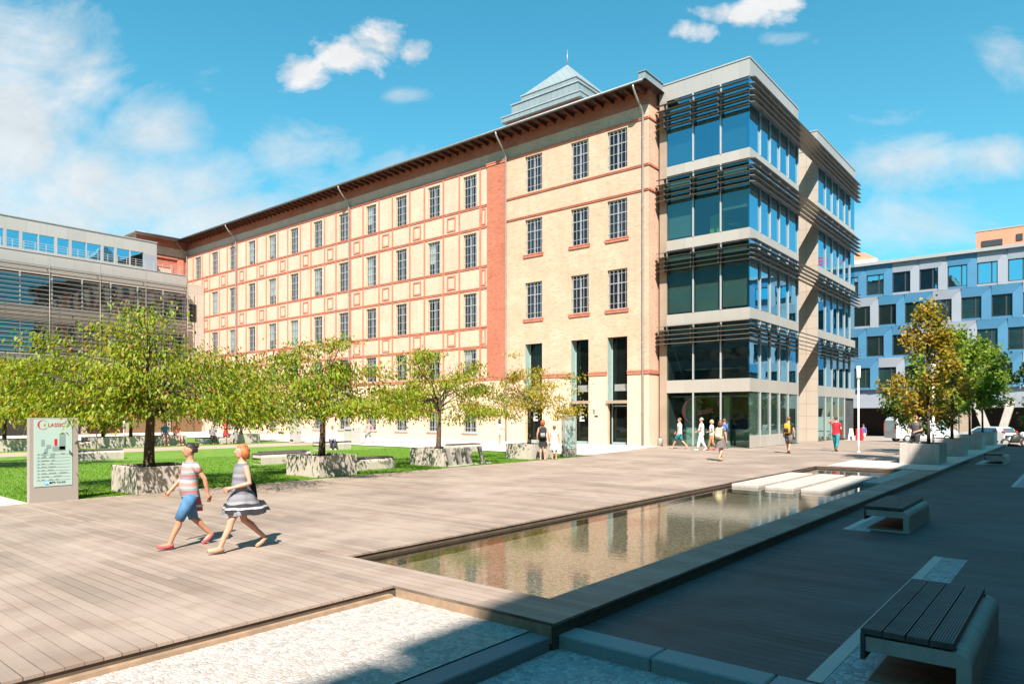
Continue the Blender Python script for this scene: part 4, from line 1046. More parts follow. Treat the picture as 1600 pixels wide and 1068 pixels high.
# ================================================================== LEFT WING
LX = -78.6
lw = thing('terraced_office', 'grey clad office wing with terrace railing and fine horizontal louvre screen on the left', 'building', (LX, 20, 0))
m = MB(); hol = []
y = 20.47 - 4.3 * 6
pan = []
while y < 34:
    for a, b_ in ((0, 1.04), (1.3, 2.60), (2.71, 4.04)):
        if y + b_ < 33.2: pan.append((y + a, y + b_))
    y += 4.3
hol = [(a, b_, 18.25, 19.9) for a, b_ in pan]
wall(m, -6, 34.55, 17.0, 21.2, hol, lambda u, z, dd: (-80.2 - dd, u, z), 0.12, lambda u, z: 0, rev=0)
m.quad((-80.2, 34.55, 17), (-95, 34.55, 17), (-95, 34.55, 21.2), (-80.2, 34.55, 21.2)).quad((-80.2, -6, 21.2), (-80.2, 34.55, 21.2), (-95, 34.55, 21.2), (-95, -6, 21.2))
m.box(-80.6, -80.12, -6, 34.6, 21.202, 21.3, 1)
m.build('upper_storey', [M['cladgrey'], M['coping']], lw)
for a, b_ in pan: MB().quad((-80.31, a, 18.25), (-80.31, b_, 18.25), (-80.31, b_, 19.9), (-80.31, a, 19.9)).build('window_pane', M['blueglass'], lw)
MB().quad((-80.195, 33.15, 17.8), (-80.195, 34.5, 17.8), (-80.195, 34.5, 19.8), (-80.195, 33.15, 19.8)).build('side_panel', M['greypanel'], lw)
MB().box(-80.2, LX, -6, 37.1, 16.45, 17.7).box(-80.1, LX + .06, -6, 37.14, 17.702, 17.78, 1).build('terrace_parapet', [M['cladgrey'], M['coping']], lw)
r = MB()
for i in range(46): r.box(LX - .14, LX - .10, -5.5 + i * .93, -5.46 + i * .93, 17.78, 18.75)
for z in (18.0, 18.25, 18.5, 18.72): r.box(LX - .135, LX - .105, -5.5, 37.0, z, z + .025)
r.build('railing', M['mullion'], lw)
for z0, z1 in ((12.6, 15.7), (7.9, 11.2), (3.3, 6.6)):
    for i in range(16):
        a = -5.6 + i * 2.68
        MB().quad((LX - .1, a, z0), (LX - .1, a + 2.56, z0), (LX - .1, a + 2.56, z1), (LX - .1, a, z1)).build('window_pane', M['leftglass'], lw)
        MB().box(LX - .12, LX - .02, a + 2.56, a + 2.68, z0, z1).build('mullion', M['mullion'], lw)
for z0, z1 in ((15.7, 16.45), (11.2, 12.6), (6.6, 7.9), (2.9, 3.3)): MB().box(-80.2, LX - .02, -6, 37.1, z0, z1).build('spandrel', M['spandrel'], lw)
MB().box(-95, LX - .2, -6, 37.0, -.1, 16.4).build('core', M['darkpanel'], lw)
sc = MB(); z = 3.3
while z < 16.5:
    sc.box(-77.95, -77.80, -5.8, 36.85, z, z + .055); z += 0.43
for a, b_ in ((15.6, 16.5), (10.8, 12.5), (6.4, 7.6)):
    z = a + .1
    while z < b_: sc.box(-77.93, -77.82, -5.8, 36.85, z + .0, z + .05); z += .143
sc.build('louvre_screen', M['louvre'], lw)
ps_ = MB()
for i in range(10):
    y_ = -3.65 + i * 4.5
    ps_.tube([(-77.7, y_, 0), (-77.7, y_, 17.3)], .035, 6).box(LX, -77.7, y_ - .03, y_ + .03, 16.2, 16.3).box(LX, -77.7, y_ - .03, y_ + .03, 11.6, 11.7)
ps_.build('screen_post', M['louvre'], lw)
MB().box(-83.2, -78.7, 37.12, 39.2, -.1, 16.9).build('side_wall', M['cladbeige'], lw)
MB().box(-78.72, -78.66, 37.5, 38.3, 12.6, 14.6).build('window', M['darkpanel'], lw)
for i in range(10):
    a = -3 + i * 4.2
    MB().box(-78.9, -78.45, a, a + .5, 0, 2.9).build('column', M['pier'], lw)
    MB().box(-78.72, -78.66, a + .6, a + 4.1, 0.0, 2.88).build('shopfront', M['maroon'] if i in (3, 4, 7) else (M['tan'] if i > 7 else M['darkpanel']), lw)

# ================================================================== BLUE BUILDING
BY = 86.0
bl = thing('panelled_office', 'office block clad in folded blue and grey panels with staggered square windows', 'building', (-10, BY, -.5))
BLT = 18.75
MB().box(-40, 16, BY + .35, BY + 14, 3.5, BLT).box(-40, 16, BY - .05, BY + .35, 2.72, 3.9, 1).build('wall', [M['greypanel'], M['greypanel']], bl)
MB().box(-40.2, 16.2, BY - .42, BY + 14, BLT, BLT + .34).build('roof_coping', M['coping'], bl)
MB().box(-40, 16, BY + 4, BY + 13, -.5, 2.715).box(-40, 16, BY + .3, BY + 4, 2.66, 2.716).build('ground_floor', M['darkpanel'], bl)
blue_cells = {(0, 0), (0, 3), (0, 7), (0, 9), (1, 1), (1, 2), (1, 4), (1, 5), (2, 0), (2, 1), (2, 4), (2, 5), (2, 8), (3, 0), (3, 2), (3, 5), (1, 8), (3, 8)}
rowz = [(15.45, 17.69), (11.99, 14.23), (8.53, 10.80), (5.0, 7.25)]
tops = [BLT, 15.2, 11.75, 8.3]
proto = {}
for r_, (z0, z1) in enumerate(rowz):
    for k_ in range(-6, 12):
        x0 = (-18.82 if r_ % 2 == 0 else -20.2) + 2.61 * k_
        x1 = x0 + 1.76; xr = x0 + 2.61; zt = tops[r_]; zb = z0 - .22
        mat = M['bluepanel'] if ((r_, k_) in blue_cells or (k_ < 0 and (k_ + r_) % 3) or (k_ > 9 and (k_ * r_) % 2 == 0)) else M['greypanel']
        y0 = BY
        m = MB()
        p = 0.10
        # head panel leans out at the top, right panel leans out beside the window; both end on the diagonal
        m.quad((x0, y0, z1), (x1, y0, z1), (xr, y0 - p, zt), (x0, y0 - p, zt))
        m.quad((x1, y0 - p * .8, zb), (xr, y0, zb), (xr, y0, zt - .01), (x1, y0 - p * .8, z1))
        m.quad((x1, y0 - p * .8, zb), (x1, y0 - p * .8, z1), (x1, y0 + .3, z1), (x1, y0 + .3, zb))
        m.quad((x0, y0 - p, zt), (xr, y0 - p, zt), (xr, y0 + .3, zt), (x0, y0 + .3, zt))
        m.quad((x0, y0, z1), (x0, y0 - p, zt), (x0, y0 + .3, zt), (x0, y0 + .3, z1))
        m.quad((x0, y0, zb), (x1, y0, zb), (x1, y0, z0), (x0, y0, z0))
        m.quad((x0, y0, z0), (x1, y0, z0), (x1, y0 + .25, z0), (x0, y0 + .25, z0))
        m.quad((x0, y0, z1), (x0, y0 + .25, z1), (x1, y0 + .25, z1), (x1, y0, z1))
        m.build('facade_panel', mat, bl)
        wm = MB(); t_ = .09; ya, yb = y0 + .14, y0 + .22
        wm.box(x0, x1, ya, yb, z0, z0 + t_).box(x0, x1, ya, yb, z1 - t_, z1).box(x0, x0 + t_, ya, yb, z0 + t_, z1 - t_).box(x1 - t_, x1, ya, yb, z0 + t_, z1 - t_).box(x0 + 1.18, x0 + 1.30, ya, yb, z0 + t_, z1 - t_)
        wo = wm.build('window', M['ink'], bl)
        MB().quad((x0, y0 + .19, z0), (x1, y0 + .19, z0), (x1, y0 + .19, z1), (x0, y0 + .19, z1)).build('pane', M['blueglass'] if r_ == 0 else M['frontglass'], wo)
def strut(mb, a, b_, wx=.42, wy=.5):
    a = Vector(a); b_ = Vector(b_)
    mb.add([(a.x - wx, a.y - wy, a.z), (a.x + wx, a.y - wy, a.z), (a.x + wx, a.y + wy, a.z), (a.x - wx, a.y + wy, a.z), (b_.x - wx, b_.y - wy, b_.z), (b_.x + wx, b_.y - wy, b_.z), (b_.x + wx, b_.y + wy, b_.z), (b_.x - wx, b_.y + wy, b_.z)],
           [(0, 3, 2, 1), (4, 5, 6, 7), (0, 1, 5, 4), (1, 2, 6, 5), (2, 3, 7, 6), (3, 0, 4, 7)])
vm = MB(); strut(vm, (-7.0, 83.6, -.5), (-8.3, 83.6, 3.4), .34); vm.build('slanted_column', M['concretepale'], bl)
vm = MB(); strut(vm, (-6.3, 83.6, -.5), (-5.3, 83.6, 3.4), .34); vm.build('slanted_column', M['concretepale'], bl)
MB().box(-10.7, -8.6, 82.9, 83.5, -.5, 3.1).build('wall_pier', M['pier'], bl)

og = thing('orange_building', 'orange rendered block rising behind the right of the blue panelled office', 'building', (0, 130, -.5))
MB().box(-12.8, -6.6, 130, 146, -.5, 30.5).box(-12.87, -6.54, 129.93, 146.07, 30.502, 30.7, 1).box(-6.59, 26, 130.06, 146, -.5, 27.2).box(-6.53, 26.07, 130, 146.07, 27.202, 27.35, 1).build('wall', [M['orange'], M['coping']], og)
MB().box(-12.1, -9.4, 129.88, 129.99, 28.1, 29.0).box(-7.7, -6.9, 129.88, 129.99, 28.4, 29.4).build('window', M['ink'], og)
o2 = thing('far_orange_building', 'distant orange building with a sloping top edge beside the glass office', 'building', (-28, 104, -.5))
MB().prism([(-34, -.5), (-20.9, -.5), (-20.9, 22.6), (-22.4, 23.6), (-34, 25.4)], 101.2, 111, 0, 'y').build('wall', M['orange'], o2)
MB().box(-34, -20.8, 100.6, 101.15, 21.6, 22.5).build('parapet', M['white'], o2)
# roof lettering of the orange block; the glass office mirrors it
rs = MB(); add_crescent(rs, (4.1, 135, 30.9), (1, 0, 0), (0, 0, 1), 1.6, .08)
add_text(rs, 'lassic 7', (5.9, 135, 29.6), (1, 0, 0), (0, 0, 1), 3.0, .07, bold=.05)
for xx in (4.1, 7.5, 11, 14.5): rs.box(xx, xx + .08, 135.1, 135.18, 27.1, 30.5)
rs.build('roof_lettering', M['sign_red'], og)

# ---------------------------------------------- neighbours shading the plaza; unseen block added to show in the glass
def office(name, label, x0, x1, y0, y1, h, face, extra=None):
    b_ = thing(name, label, 'building', ((x0 + x1) / 2, (y0 + y1) / 2, -.5))
    xe = x0 if extra is None else extra
    MB().prism([(x0, y0), (x1, y0), (x1, y1), (xe, y1)], -.5, h).prism([(x0 - .1, y0 - .1), (x1 + .1, y0 - .1), (x1 + .1, y1 + .1), (xe - .1, y1 + .1)], h + .002, h + .25, 1).build('wall', [M['shadebldg'], M['coping']], b_)
    z = 1.0
    while z + 2.2 < h:
        if face == 'x': MB().quad((x0 - .06, y0 + 1, z), (xe - .01, y1 - 1, z), (xe - .01, y1 - 1, z + 1.9), (x0 - .06, y0 + 1, z + 1.9)).build('window_band', M['leftglass'], b_)
        else: MB().quad((x0 + 1, y1 + .04, z), (x1 - 1, y1 + .04, z), (x1 - 1, y1 + .04, z + 1.9), (x0 + 1, y1 + .04, z + 1.9)).build('window_band', M['leftglass'], b_)
        z += 3.4
    return b_
office('shading_office', 'tall grey office block along the shaded right side of the plaza, out of the picture', 9.4, 24, -13.2, 39.6, 23.75, 'x', 8.05)
office('lower_office', 'slightly lower grey office block beside the photographer, out of the picture', 9.3, 24, -70, -13.4, 23.35, 'x')
office('added_rear_office', 'unseen grey office slab added behind the photographer to darken the glass reflections', -75, 4, -46, -31, 31, 'y')  # added out of view, tall enough to darken reflections in the lower glass
# ================================================================== TREES
def leaf_mesh(name, P, D, N, L, W, tint, mat, parent):
    """P centres, D long axes, N rough normals: one folded 4-corner leaf each"""
    D = D / np.linalg.norm(D, axis=1, keepdims=True)
    S = np.cross(D, N); S /= (np.linalg.norm(S, axis=1, keepdims=True) + 1e-9)
    Nn = np.cross(S, D)
    n = len(P); L = L[:, None]; W = W[:, None]
    a = P - D * L * .5; c = P + D * L * .5 - Nn * L * .12
    b = P + S * W * .5 + Nn * W * .18 - D * L * .05; d = P - S * W * .5 + Nn * W * .18 - D * L * .05
    v = np.stack([a, b, c, d], 1).reshape(-1, 3).astype(np.float32)
    me = bpy.data.meshes.new(name)
    me.vertices.add(4 * n); me.vertices.foreach_set('co', v.ravel())
    me.loops.add(4 * n); me.loops.foreach_set('vertex_index', np.arange(4 * n, dtype=np.int32))
    me.polygons.add(n); me.polygons.foreach_set('loop_start', np.arange(0, 4 * n, 4, dtype=np.int32))
    me.polygons.foreach_set('loop_total', np.full(n, 4, dtype=np.int32))
    me.materials.append(mat)
    at = me.attributes.new('tint', 'FLOAT', 'FACE'); at.data.foreach_set('value', tint.astype(np.float32))
    me.update(calc_edges=True)
    o = bpy.data.objects.new(name, me); COL.objects.link(o); o.parent = parent
    return o

def make_tree(name, label, x, y, z, zb, zt, R, nleaf, mat, seed, group=None, shape='umbrella', leaf=(0.15, 0.062), tr=0.09, nclump=70, bark='bark', lean=(0, 0), tintbias=0.0):
    rg = np.random.default_rng(seed)
    t = thing(name, label, 'tree', (x, y, z), 0, group)
    H0 = zb + (zt - zb) * (0.30 if shape == 'umbrella' else 0.75)
    mb = MB()
    pts = []; nseg = 9
    for i in range(nseg + 1):
        f = i / nseg
        pts.append((lean[0] * f + .03 * sin(3 * f + seed), lean[1] * f + .03 * cos(4 * f + seed), -.05 + (H0 + .05) * f))
    mb.tube(pts, [tr * (1.25 - .6 * i / nseg) if i else tr * 1.5 for i in range(nseg + 1)], 10)
    # clumps
    ph = rg.uniform(0, 2 * pi, 4)
    C = []
    for i in range(nclump):
        a = rg.uniform(0, 2 * pi)
        Ra = R * (1 + .16 * sin(2 * a + ph[0]) + .15 * sin(3 * a + ph[1]) + .14 * sin(5 * a + ph[2]))
        q = sqrt(rg.uniform(0.02, 1))
        r = Ra * q
        if shape == 'umbrella':
            hi = zb + (zt - zb) * (1 - q ** 2.2) ** 0.55 * (.82 + .18 * sin(4 * a + ph[3]))
            lo = zb + (zt - zb) * (.06 + .10 * rg.uniform() - .10 * q * (rg.uniform() > .5))
            zc = lo + (max(hi, lo + .15) - lo) * rg.choice([0.1, .42, .72, 1.0], p=[.2, .25, .25, .3]) - .12 * q * q
        else:
            u = rg.uniform()
            prof = (1 - u) ** .7 * (0.35 + .65 * min(1, u * 4)) if shape == 'cone' else sqrt(max(0.02, 1 - (2 * u - .85) ** 2 / 1.35))
            zc = zb + (zt - zb) * u; r = Ra * prof * (.35 + .65 * q)
        C.append((r * cos(a), r * sin(a), zc))
    C = np.array(C)
    # limbs reaching the clumps
    order = rg.permutation(nclump)[:max(16, nclump // 2)]
    for k in order:
        c = C[k]; f0 = rg.uniform(.62, 1.0)
        if shape != 'umbrella': f0 = min(1.0, max(.3, (c[2] - .35 * hypot(c[0], c[1])) / H0))
        s = Vector((lean[0] * f0, lean[1] * f0, H0 * f0))
        e = Vector(c); mid = s.lerp(e, .5) + Vector((0, 0, .18 + .1 * rg.uniform()))
        r0 = tr * .42 * (.6 + .4 * rg.uniform())
        mb.tube([s, s.lerp(mid, .5) + Vector((rg.normal(0, .04), rg.normal(0, .04), .05)), mid, mid.lerp(e, .6) + Vector((rg.normal(0, .05), rg.normal(0, .05), .02)), e], [r0, r0 * .75, r0 * .5, r0 * .3, .006], 6, cap=False)
    mb.build('trunk', M[bark], t, world=False)
    w = rg.uniform(.4, 1.6, nclump); w /= w.sum()
    ci = rg.choice(nclump, nleaf, p=w)
    if shape == 'umbrella': sig = np.array([.31, .31, .115])
    else: sig = np.array([.24, .24, .22])
    sg = sig * (R / 2.5) ** .5
    off = rg.normal(0, 1, (nleaf, 3)) * sg * rg.uniform(.7, 1.25, nclump)[ci][:, None]
    if shape == 'umbrella': off[:, 2] -= .45 * np.abs(rg.normal(0, 1, nleaf)) ** 1.3 * .22
    P = C[ci] + off
    P[:, 2] = np.maximum(P[:, 2], zb - .35)
    out = P.copy(); out[:, 2] = 0; out /= (np.linalg.norm(out, axis=1, keepdims=True) + .3)
    D = out * .45 + rg.normal(0, .42, (nleaf, 3)); D[:, 2] -= .75 if shape == 'umbrella' else .25
    N = rg.normal(0, .6, (nleaf, 3)); N[:, 2] += 1.3
    L = leaf[0] * rg.uniform(.65, 1.25, nleaf); W = leaf[1] * rg.uniform(.75, 1.25, nleaf)
    tint = np.clip(rg.normal(.5, .24, nleaf) + (rg.uniform(-.24, .2, nclump))[ci] + tintbias, 0, .9)
    red = rg.uniform(size=nleaf) < .075; tint[red] = 1.0
    leaf_mesh('crown', P, D, N, L, W, tint, mat, t)
    return t

G1 = 'cherry trees in concrete planters along the deck'
make_tree('cherry_tree', 'nearest broad green cherry tree in the concrete planter beside the large directory sign', -19.08, 8.05, .6, 1.25, 4.1, 3.0, 20000, M['leaf_cherry'], 3, G1, tr=.115, nclump=110, leaf=(.135, .05))
make_tree('cherry_tree', 'green cherry tree with a rounded top in the planter second along the deck edge', -19.68, 13.85, .6, 1.3, 4.0, 2.85, 13000, M['leaf_cherry'], 11, G1, tr=.10, nclump=80, leaf=(.15, .056))
make_tree('cherry_tree', 'slightly yellowing cherry tree above the row of leaning cycle stands', -20.06, 19.7, .6, 1.35, 4.1, 2.8, 9500, M['leaf_cherry'], 23, G1, tr=.09, nclump=72, leaf=(.15, .056), tintbias=.16)
make_tree('cherry_tree', 'sparse yellow leaved cherry tree in front of the tall entrances', -19.75, 25.2, .6, 1.5, 4.3, 2.45, 4200, M['leaf_yellow'], 31, G1, tr=.075, nclump=44, leaf=(.15, .056), tintbias=.1)
make_tree('cherry_tree', 'green cherry tree at the left picture edge standing on the lawn', -32.2, 7.3, 0, 1.9, 4.8, 2.8, 11000, M['leaf_cherry'], 41, 'cherry trees on the lawn', tr=.10, nclump=80, leaf=(.17, .07))
G2 = 'cherry trees in the far planter row before the terraced office'
far = [(11.8, 'far cherry tree nearest the left picture edge, with a thin pale trunk'), (13.2, 'far cherry tree just left of the large directory sign'), (16.8, 'far cherry tree behind the white lawn bench'), (18.4, 'far cherry tree next to the nearest cherry trunk on its left'), (20.6, 'far cherry tree above the people in blue and orange sitting on a planter'), (25.9, 'far cherry tree with a slim trunk before the last barred ground floor windows')]
for i, (yy, lb) in enumerate(far):
    make_tree('cherry_tree', lb, -46.5 + (.8 if i == 1 else 0), yy, .55, 1.35, 4.3 + .3 * (i % 2), 2.4, 3800, M['leaf_cherry'], 60 + i, G2, tr=.085, nclump=52, leaf=(.2, .09))
G3 = 'young trees in the planter row beside the shaded deck'
make_tree('maple_tree', 'autumn brown and yellow tree in the first square planter of the right row', -4.85, 32.6, .75, 1.2, 5.6, 1.65, 3800, M['leaf_autumn'], 71, G3, 'cone', (.17, .12), .05, 60, 'barkdark', tintbias=.05)
make_tree('maple_tree', 'bright green tree in the second planter of the right row', -4.85, 39.6, .75, 1.5, 5.2, 1.7, 5200, M['leaf_green'], 73, G3, 'round', (.19, .13), .055, 60, 'barkdark')
make_tree('maple_tree', 'green tree in the third planter of the right row, mostly hidden by the one before', -5.0, 47.4, .75, 1.8, 5.4, 1.6, 3600, M['leaf_green'], 77, G3, 'round', (.20, .14), .05, 52, 'barkdark')
make_tree('maple_tree', 'green tree in the last planter of the right row', -5.0, 54.6, .75, 1.9, 5.4, 1.5, 3200, M['leaf_green'], 79, G3, 'round', (.20, .14), .05, 48, 'barkdark')
make_tree('dark_tree', 'dense dark green tree standing before the white van', -9.2, 57.5, -.1, .9, 4.9, 2.3, 5500, M['leaf_dark'], 83, None, 'round', (.24, .16), .08, 60, 'barkdark')
make_tree('dark_tree', 'dense green tree at the right picture edge before the panelled office', -1.9, 62.5, -.4, 1.8, 6.4, 1.7, 5000, M['leaf_dark'], 89, None, 'round', (.24, .16), .08, 60, 'barkdark', tintbias=.2)

# grass tufts over the nearer lawn
rg = np.random.default_rng(5)
ng = 90000
gx = -18.36 - 13.5 * rg.uniform(size=ng) ** 1.6; gy = rg.uniform(5.16, 28.4, ng)
keep = np.ones(ng, bool)
for (a, b_, c, e) in ((-19.98, -18.3, 7.4, 8.98), (-20.65, -18.75, 13.05, 14.65), (-20.95, -18.95, 18.85, 20.55), (-20.55, -18.95, 24.35, 26.05)):
    keep &= ~((gx > a) & (gx < b_) & (gy > c) & (gy < e))
gx = gx[keep]; gy = gy[keep]; ng = len(gx)
P = np.stack([gx, gy, np.full(ng, -.012)], 1); D = rg.normal(0, .45, (ng, 3)); D[:, 2] = 1
leaf_mesh('grass', P, D, rg.normal(0, 1, (ng, 3)), rg.uniform(.035, .075, ng), np.full(ng, .014), np.clip(rg.normal(.45, .2, ng), 0, .9), leafmat('grass_blade', (0.06, 0.15, 0.008), (0.15, 0.30, 0.015), (0.28, 0.30, 0.06), .3), None)['kind'] = 'stuff'

# ================================================================== PLANTERS, BENCHES, SIGNS
def planter(label, x0, x1, y0, y1, h, group, mat='concrete', z=-.03):
    t = thing('concrete_planter', label, 'planter', ((x0 + x1) / 2, (y0 + y1) / 2, z), 0, group)
    w = .09
    m = MB()
    m.bbox(x0, x1, y0, y0 + w, z, h, .012).bbox(x0, x1, y1 - w, y1, z, h, .012).box(x0 + .004, x0 + w, y0 + w, y1 - w, z, h - .004).box(x1 - w, x1 - .004, y0 + w, y1 - w, z, h - .004)
    m.build('planter_box', M[mat], t)
    s = MB(); n = 6
    rr = random.Random(label)
    gz = [[h - .10 + .05 * rr.random() for _ in range(n + 1)] for _ in range(n + 1)]
    vs = [(x0 + w + (x1 - x0 - 2 * w) * i / n, y0 + w + (y1 - y0 - 2 * w) * j / n, gz[i][j]) for i in range(n + 1) for j in range(n + 1)]
    fs = [(i * (n + 1) + j, (i + 1) * (n + 1) + j, (i + 1) * (n + 1) + j + 1, i * (n + 1) + j + 1) for i in range(n) for j in range(n)]
    s.add(vs, fs, 0, True); s.build('soil', M['soil'], t)
    return t
gp = 'concrete planters along the deck'
planter('dappled concrete planter holding the nearest cherry tree', -19.95, -18.33, 7.42, 8.95, .66, gp)
planter('concrete planter holding the second cherry tree along the deck', -20.6, -18.78, 13.08, 14.6, .66, gp)
planter('concrete planter beside the leaning cycle stands', -20.9, -19.0, 18.88, 20.5, .66, gp)
planter('concrete planter next to the red haired woman with a backpack', -20.5, -19.0, 24.4, 26.0, .66, gp)
gp2 = 'far planters before the terraced office'
fl = ['far planter nearest the left picture edge', 'far planter seen just left of the large directory sign', 'far planter seen right of the large directory sign', 'far planter in line with the nearest cherry trunk', 'far planter under the people in blue and orange', 'far planter closest to the brick building']
for i, (yy, lb) in enumerate(far):
    y0 = yy - .9; y1 = yy + .9
    if i == 1: y0 = 12.75
    if i == 3: y0 = 17.75
    planter(fl[i], -47.4, -45.5, y0, y1, .62, gp2)
gp3 = 'square planters beside the shaded deck'
for i, (yy, lb) in enumerate(((31.8, 'square pale planter under the autumn tree, half in shade'), (38.8, 'square planter second in the right row'), (46.8, 'square planter third in the right row'), (54.0, 'square planter last in the right row'))):
    planter(lb, -5.74, -4.33, yy, yy + 1.9, .83, gp3, 'concretepale', .006)

def bench(label, x, y, z, group, L=2.13, rz=0.0):
    t = thing('bench', label, 'bench', (x, y, z), rz, group)
    W = .74; r = .10
    arc = [(W - r + r * sin(a), .385 - r + r * cos(a)) for a in [pi / 2 * i / 6 for i in range(7)]]
    C = [(.035, .385)] + arc + [(W, 0.0), (.03, 0.0), (.03, .035), (W - .095, .035), (W - .095, .27), (.035, .27)]
    m = MB(); m.prism(C, 0, L, 0, 'y'); m.build('concrete_frame', M['concrete'], t, world=False)
    pw = .153
    for i in range(4):
        x0 = i * (pw + .006); top_ = .45; n = 8
        prof = [(x0, .405)]
        for k in range(n):
            a = x0 + pw * k / n; b_ = x0 + pw * (k + 1) / n; g = pw / n
            prof += [(a + .12 * g, top_ - .005), (a + .22 * g, top_), (b_ - .22 * g, top_), (b_ - .12 * g, top_ - .005)]
        prof += [(x0 + pw, .405)]
        q = MB(); q.prism(prof[::-1], -.01, L + .01, 0, 'y'); q.build('seat_plank', M['timber'], t, world=False)
    q = MB(); q.box(-.002, .03, -.008, L + .008, .20, .404).build('drop_board', M['timber'], t, world=False)
    MB().box(.034, W - .1, .04, .10, .387, .404).box(.034, W - .1, L - .1, L - .04, .387, .404).build('bearer', M['timber'], t, world=False)
    MB().box(.05, W - .10, .01, L - .01, .036, .042).build('base_board', M['earth'], t, world=False)
    return t
gb = 'timber topped concrete benches on the shaded deck'
b1 = bench('nearest bench in the bottom right corner, dark ribbed timber on a curved concrete frame', -1.36, 6.02, -.144, gb)
def again(src, label, x, y, z, group):
    c = copy_tree(src); c.location = (x, y, z); c['label'] = label; c['group'] = group; return c
again(b1, 'second bench along the shaded deck, beside the pool edge', -3.13, 14.1, -.144, gb)
again(b1, 'small far bench on the shaded deck next to the square planters', -3.24, 35.9, -.144, gb)
again(b1, 'bench at the right picture edge beyond the second bench', -1.2, 25.2, -.144, gb)
gl_ = 'concrete benches on the lawn'
again(b1, 'pale concrete bench on the lawn between the directory sign and the nearest cherry trunk', -34.6, 11.0, -.03, gl_)
again(b1, 'concrete bench on the lawn left of the second planter', -26.0, 14.95, -.03, gl_)
again(b1, 'second concrete bench right behind the bench left of the second planter', -27.2, 15.9, -.03, gl_)
again(b1, 'concrete bench with a man in white sitting on it', -34.0, 23.3, -.03, gl_)
again(b1, 'concrete bench on the lawn behind the leaning cycle stands', -26.2, 26.2, -.03, gl_)
again(b1, 'concrete bench adjoining the second planter along the deck', -20.75, 15.2, -.03, gl_)
again(b1, 'far concrete bench with people in red and black beside it', -46.6, 22.6, -.03, gl_)
again(b1, 'far concrete bench between two far planters', -46.6, 14.5, -.03, gl_)

# stone inlays in the lower deck under the benches
def inlay(label, x0, x1, y0, y1):
    t = thing('stone_inlay', label, 'paving', ((x0 + x1) / 2, (y0 + y1) / 2, -.144), 0, 'stone strips let into the shaded deck')
    a = x0 + (x1 - x0) * .28
    MB().box(x0, a, y0, y1, -.19, -.137).build('edge_slab', M['paleslab'], t)
    MB().box(a + .004, x1, y0, y1, -.19, -.139).build('setts', M['granite_setts' if False else 'granite'], t)
inlay('strip of pale stone and setts running under the nearest bench', -1.72, -1.29, 5.82, 12.1)
inlay('strip of pale stone and setts under the second bench', -3.45, -3.0, 13.9, 17.2)
inlay('strip of pale stone under the small far bench', -3.55, -3.1, 35.6, 38.9)
inlay('strip of pale stone under the bench at the right picture edge', -1.62, -1.2, 25.1, 31)

# stepping slabs in the pool
for i, (x0, lb) in enumerate(((-7.98, 'stone slab lying in the pool next to the sunny deck edge'), (-6.98, 'middle one of the stone slabs in the pool'), (-5.98, 'stone slab in the pool nearest the raised deck'))):
    s = MB().bbox(x0 + .1, x0 + .88, 19.6 - .1 * i, 24.8, -.28, -.012, .02).build('stepping_slab', M['concretepale'], None)
    tag(s, lb, 'stone slab', 'stepping slabs in the pool')
s = MB().bbox(-5.02, -4.50, 22.5, 28.3, -.28, .0, .02).build('stepping_slab', M['concretepale'], None)
tag(s, 'shaded stone slab against the raised deck at the far end of the pool', 'stone slab', 'stepping slabs in the pool')

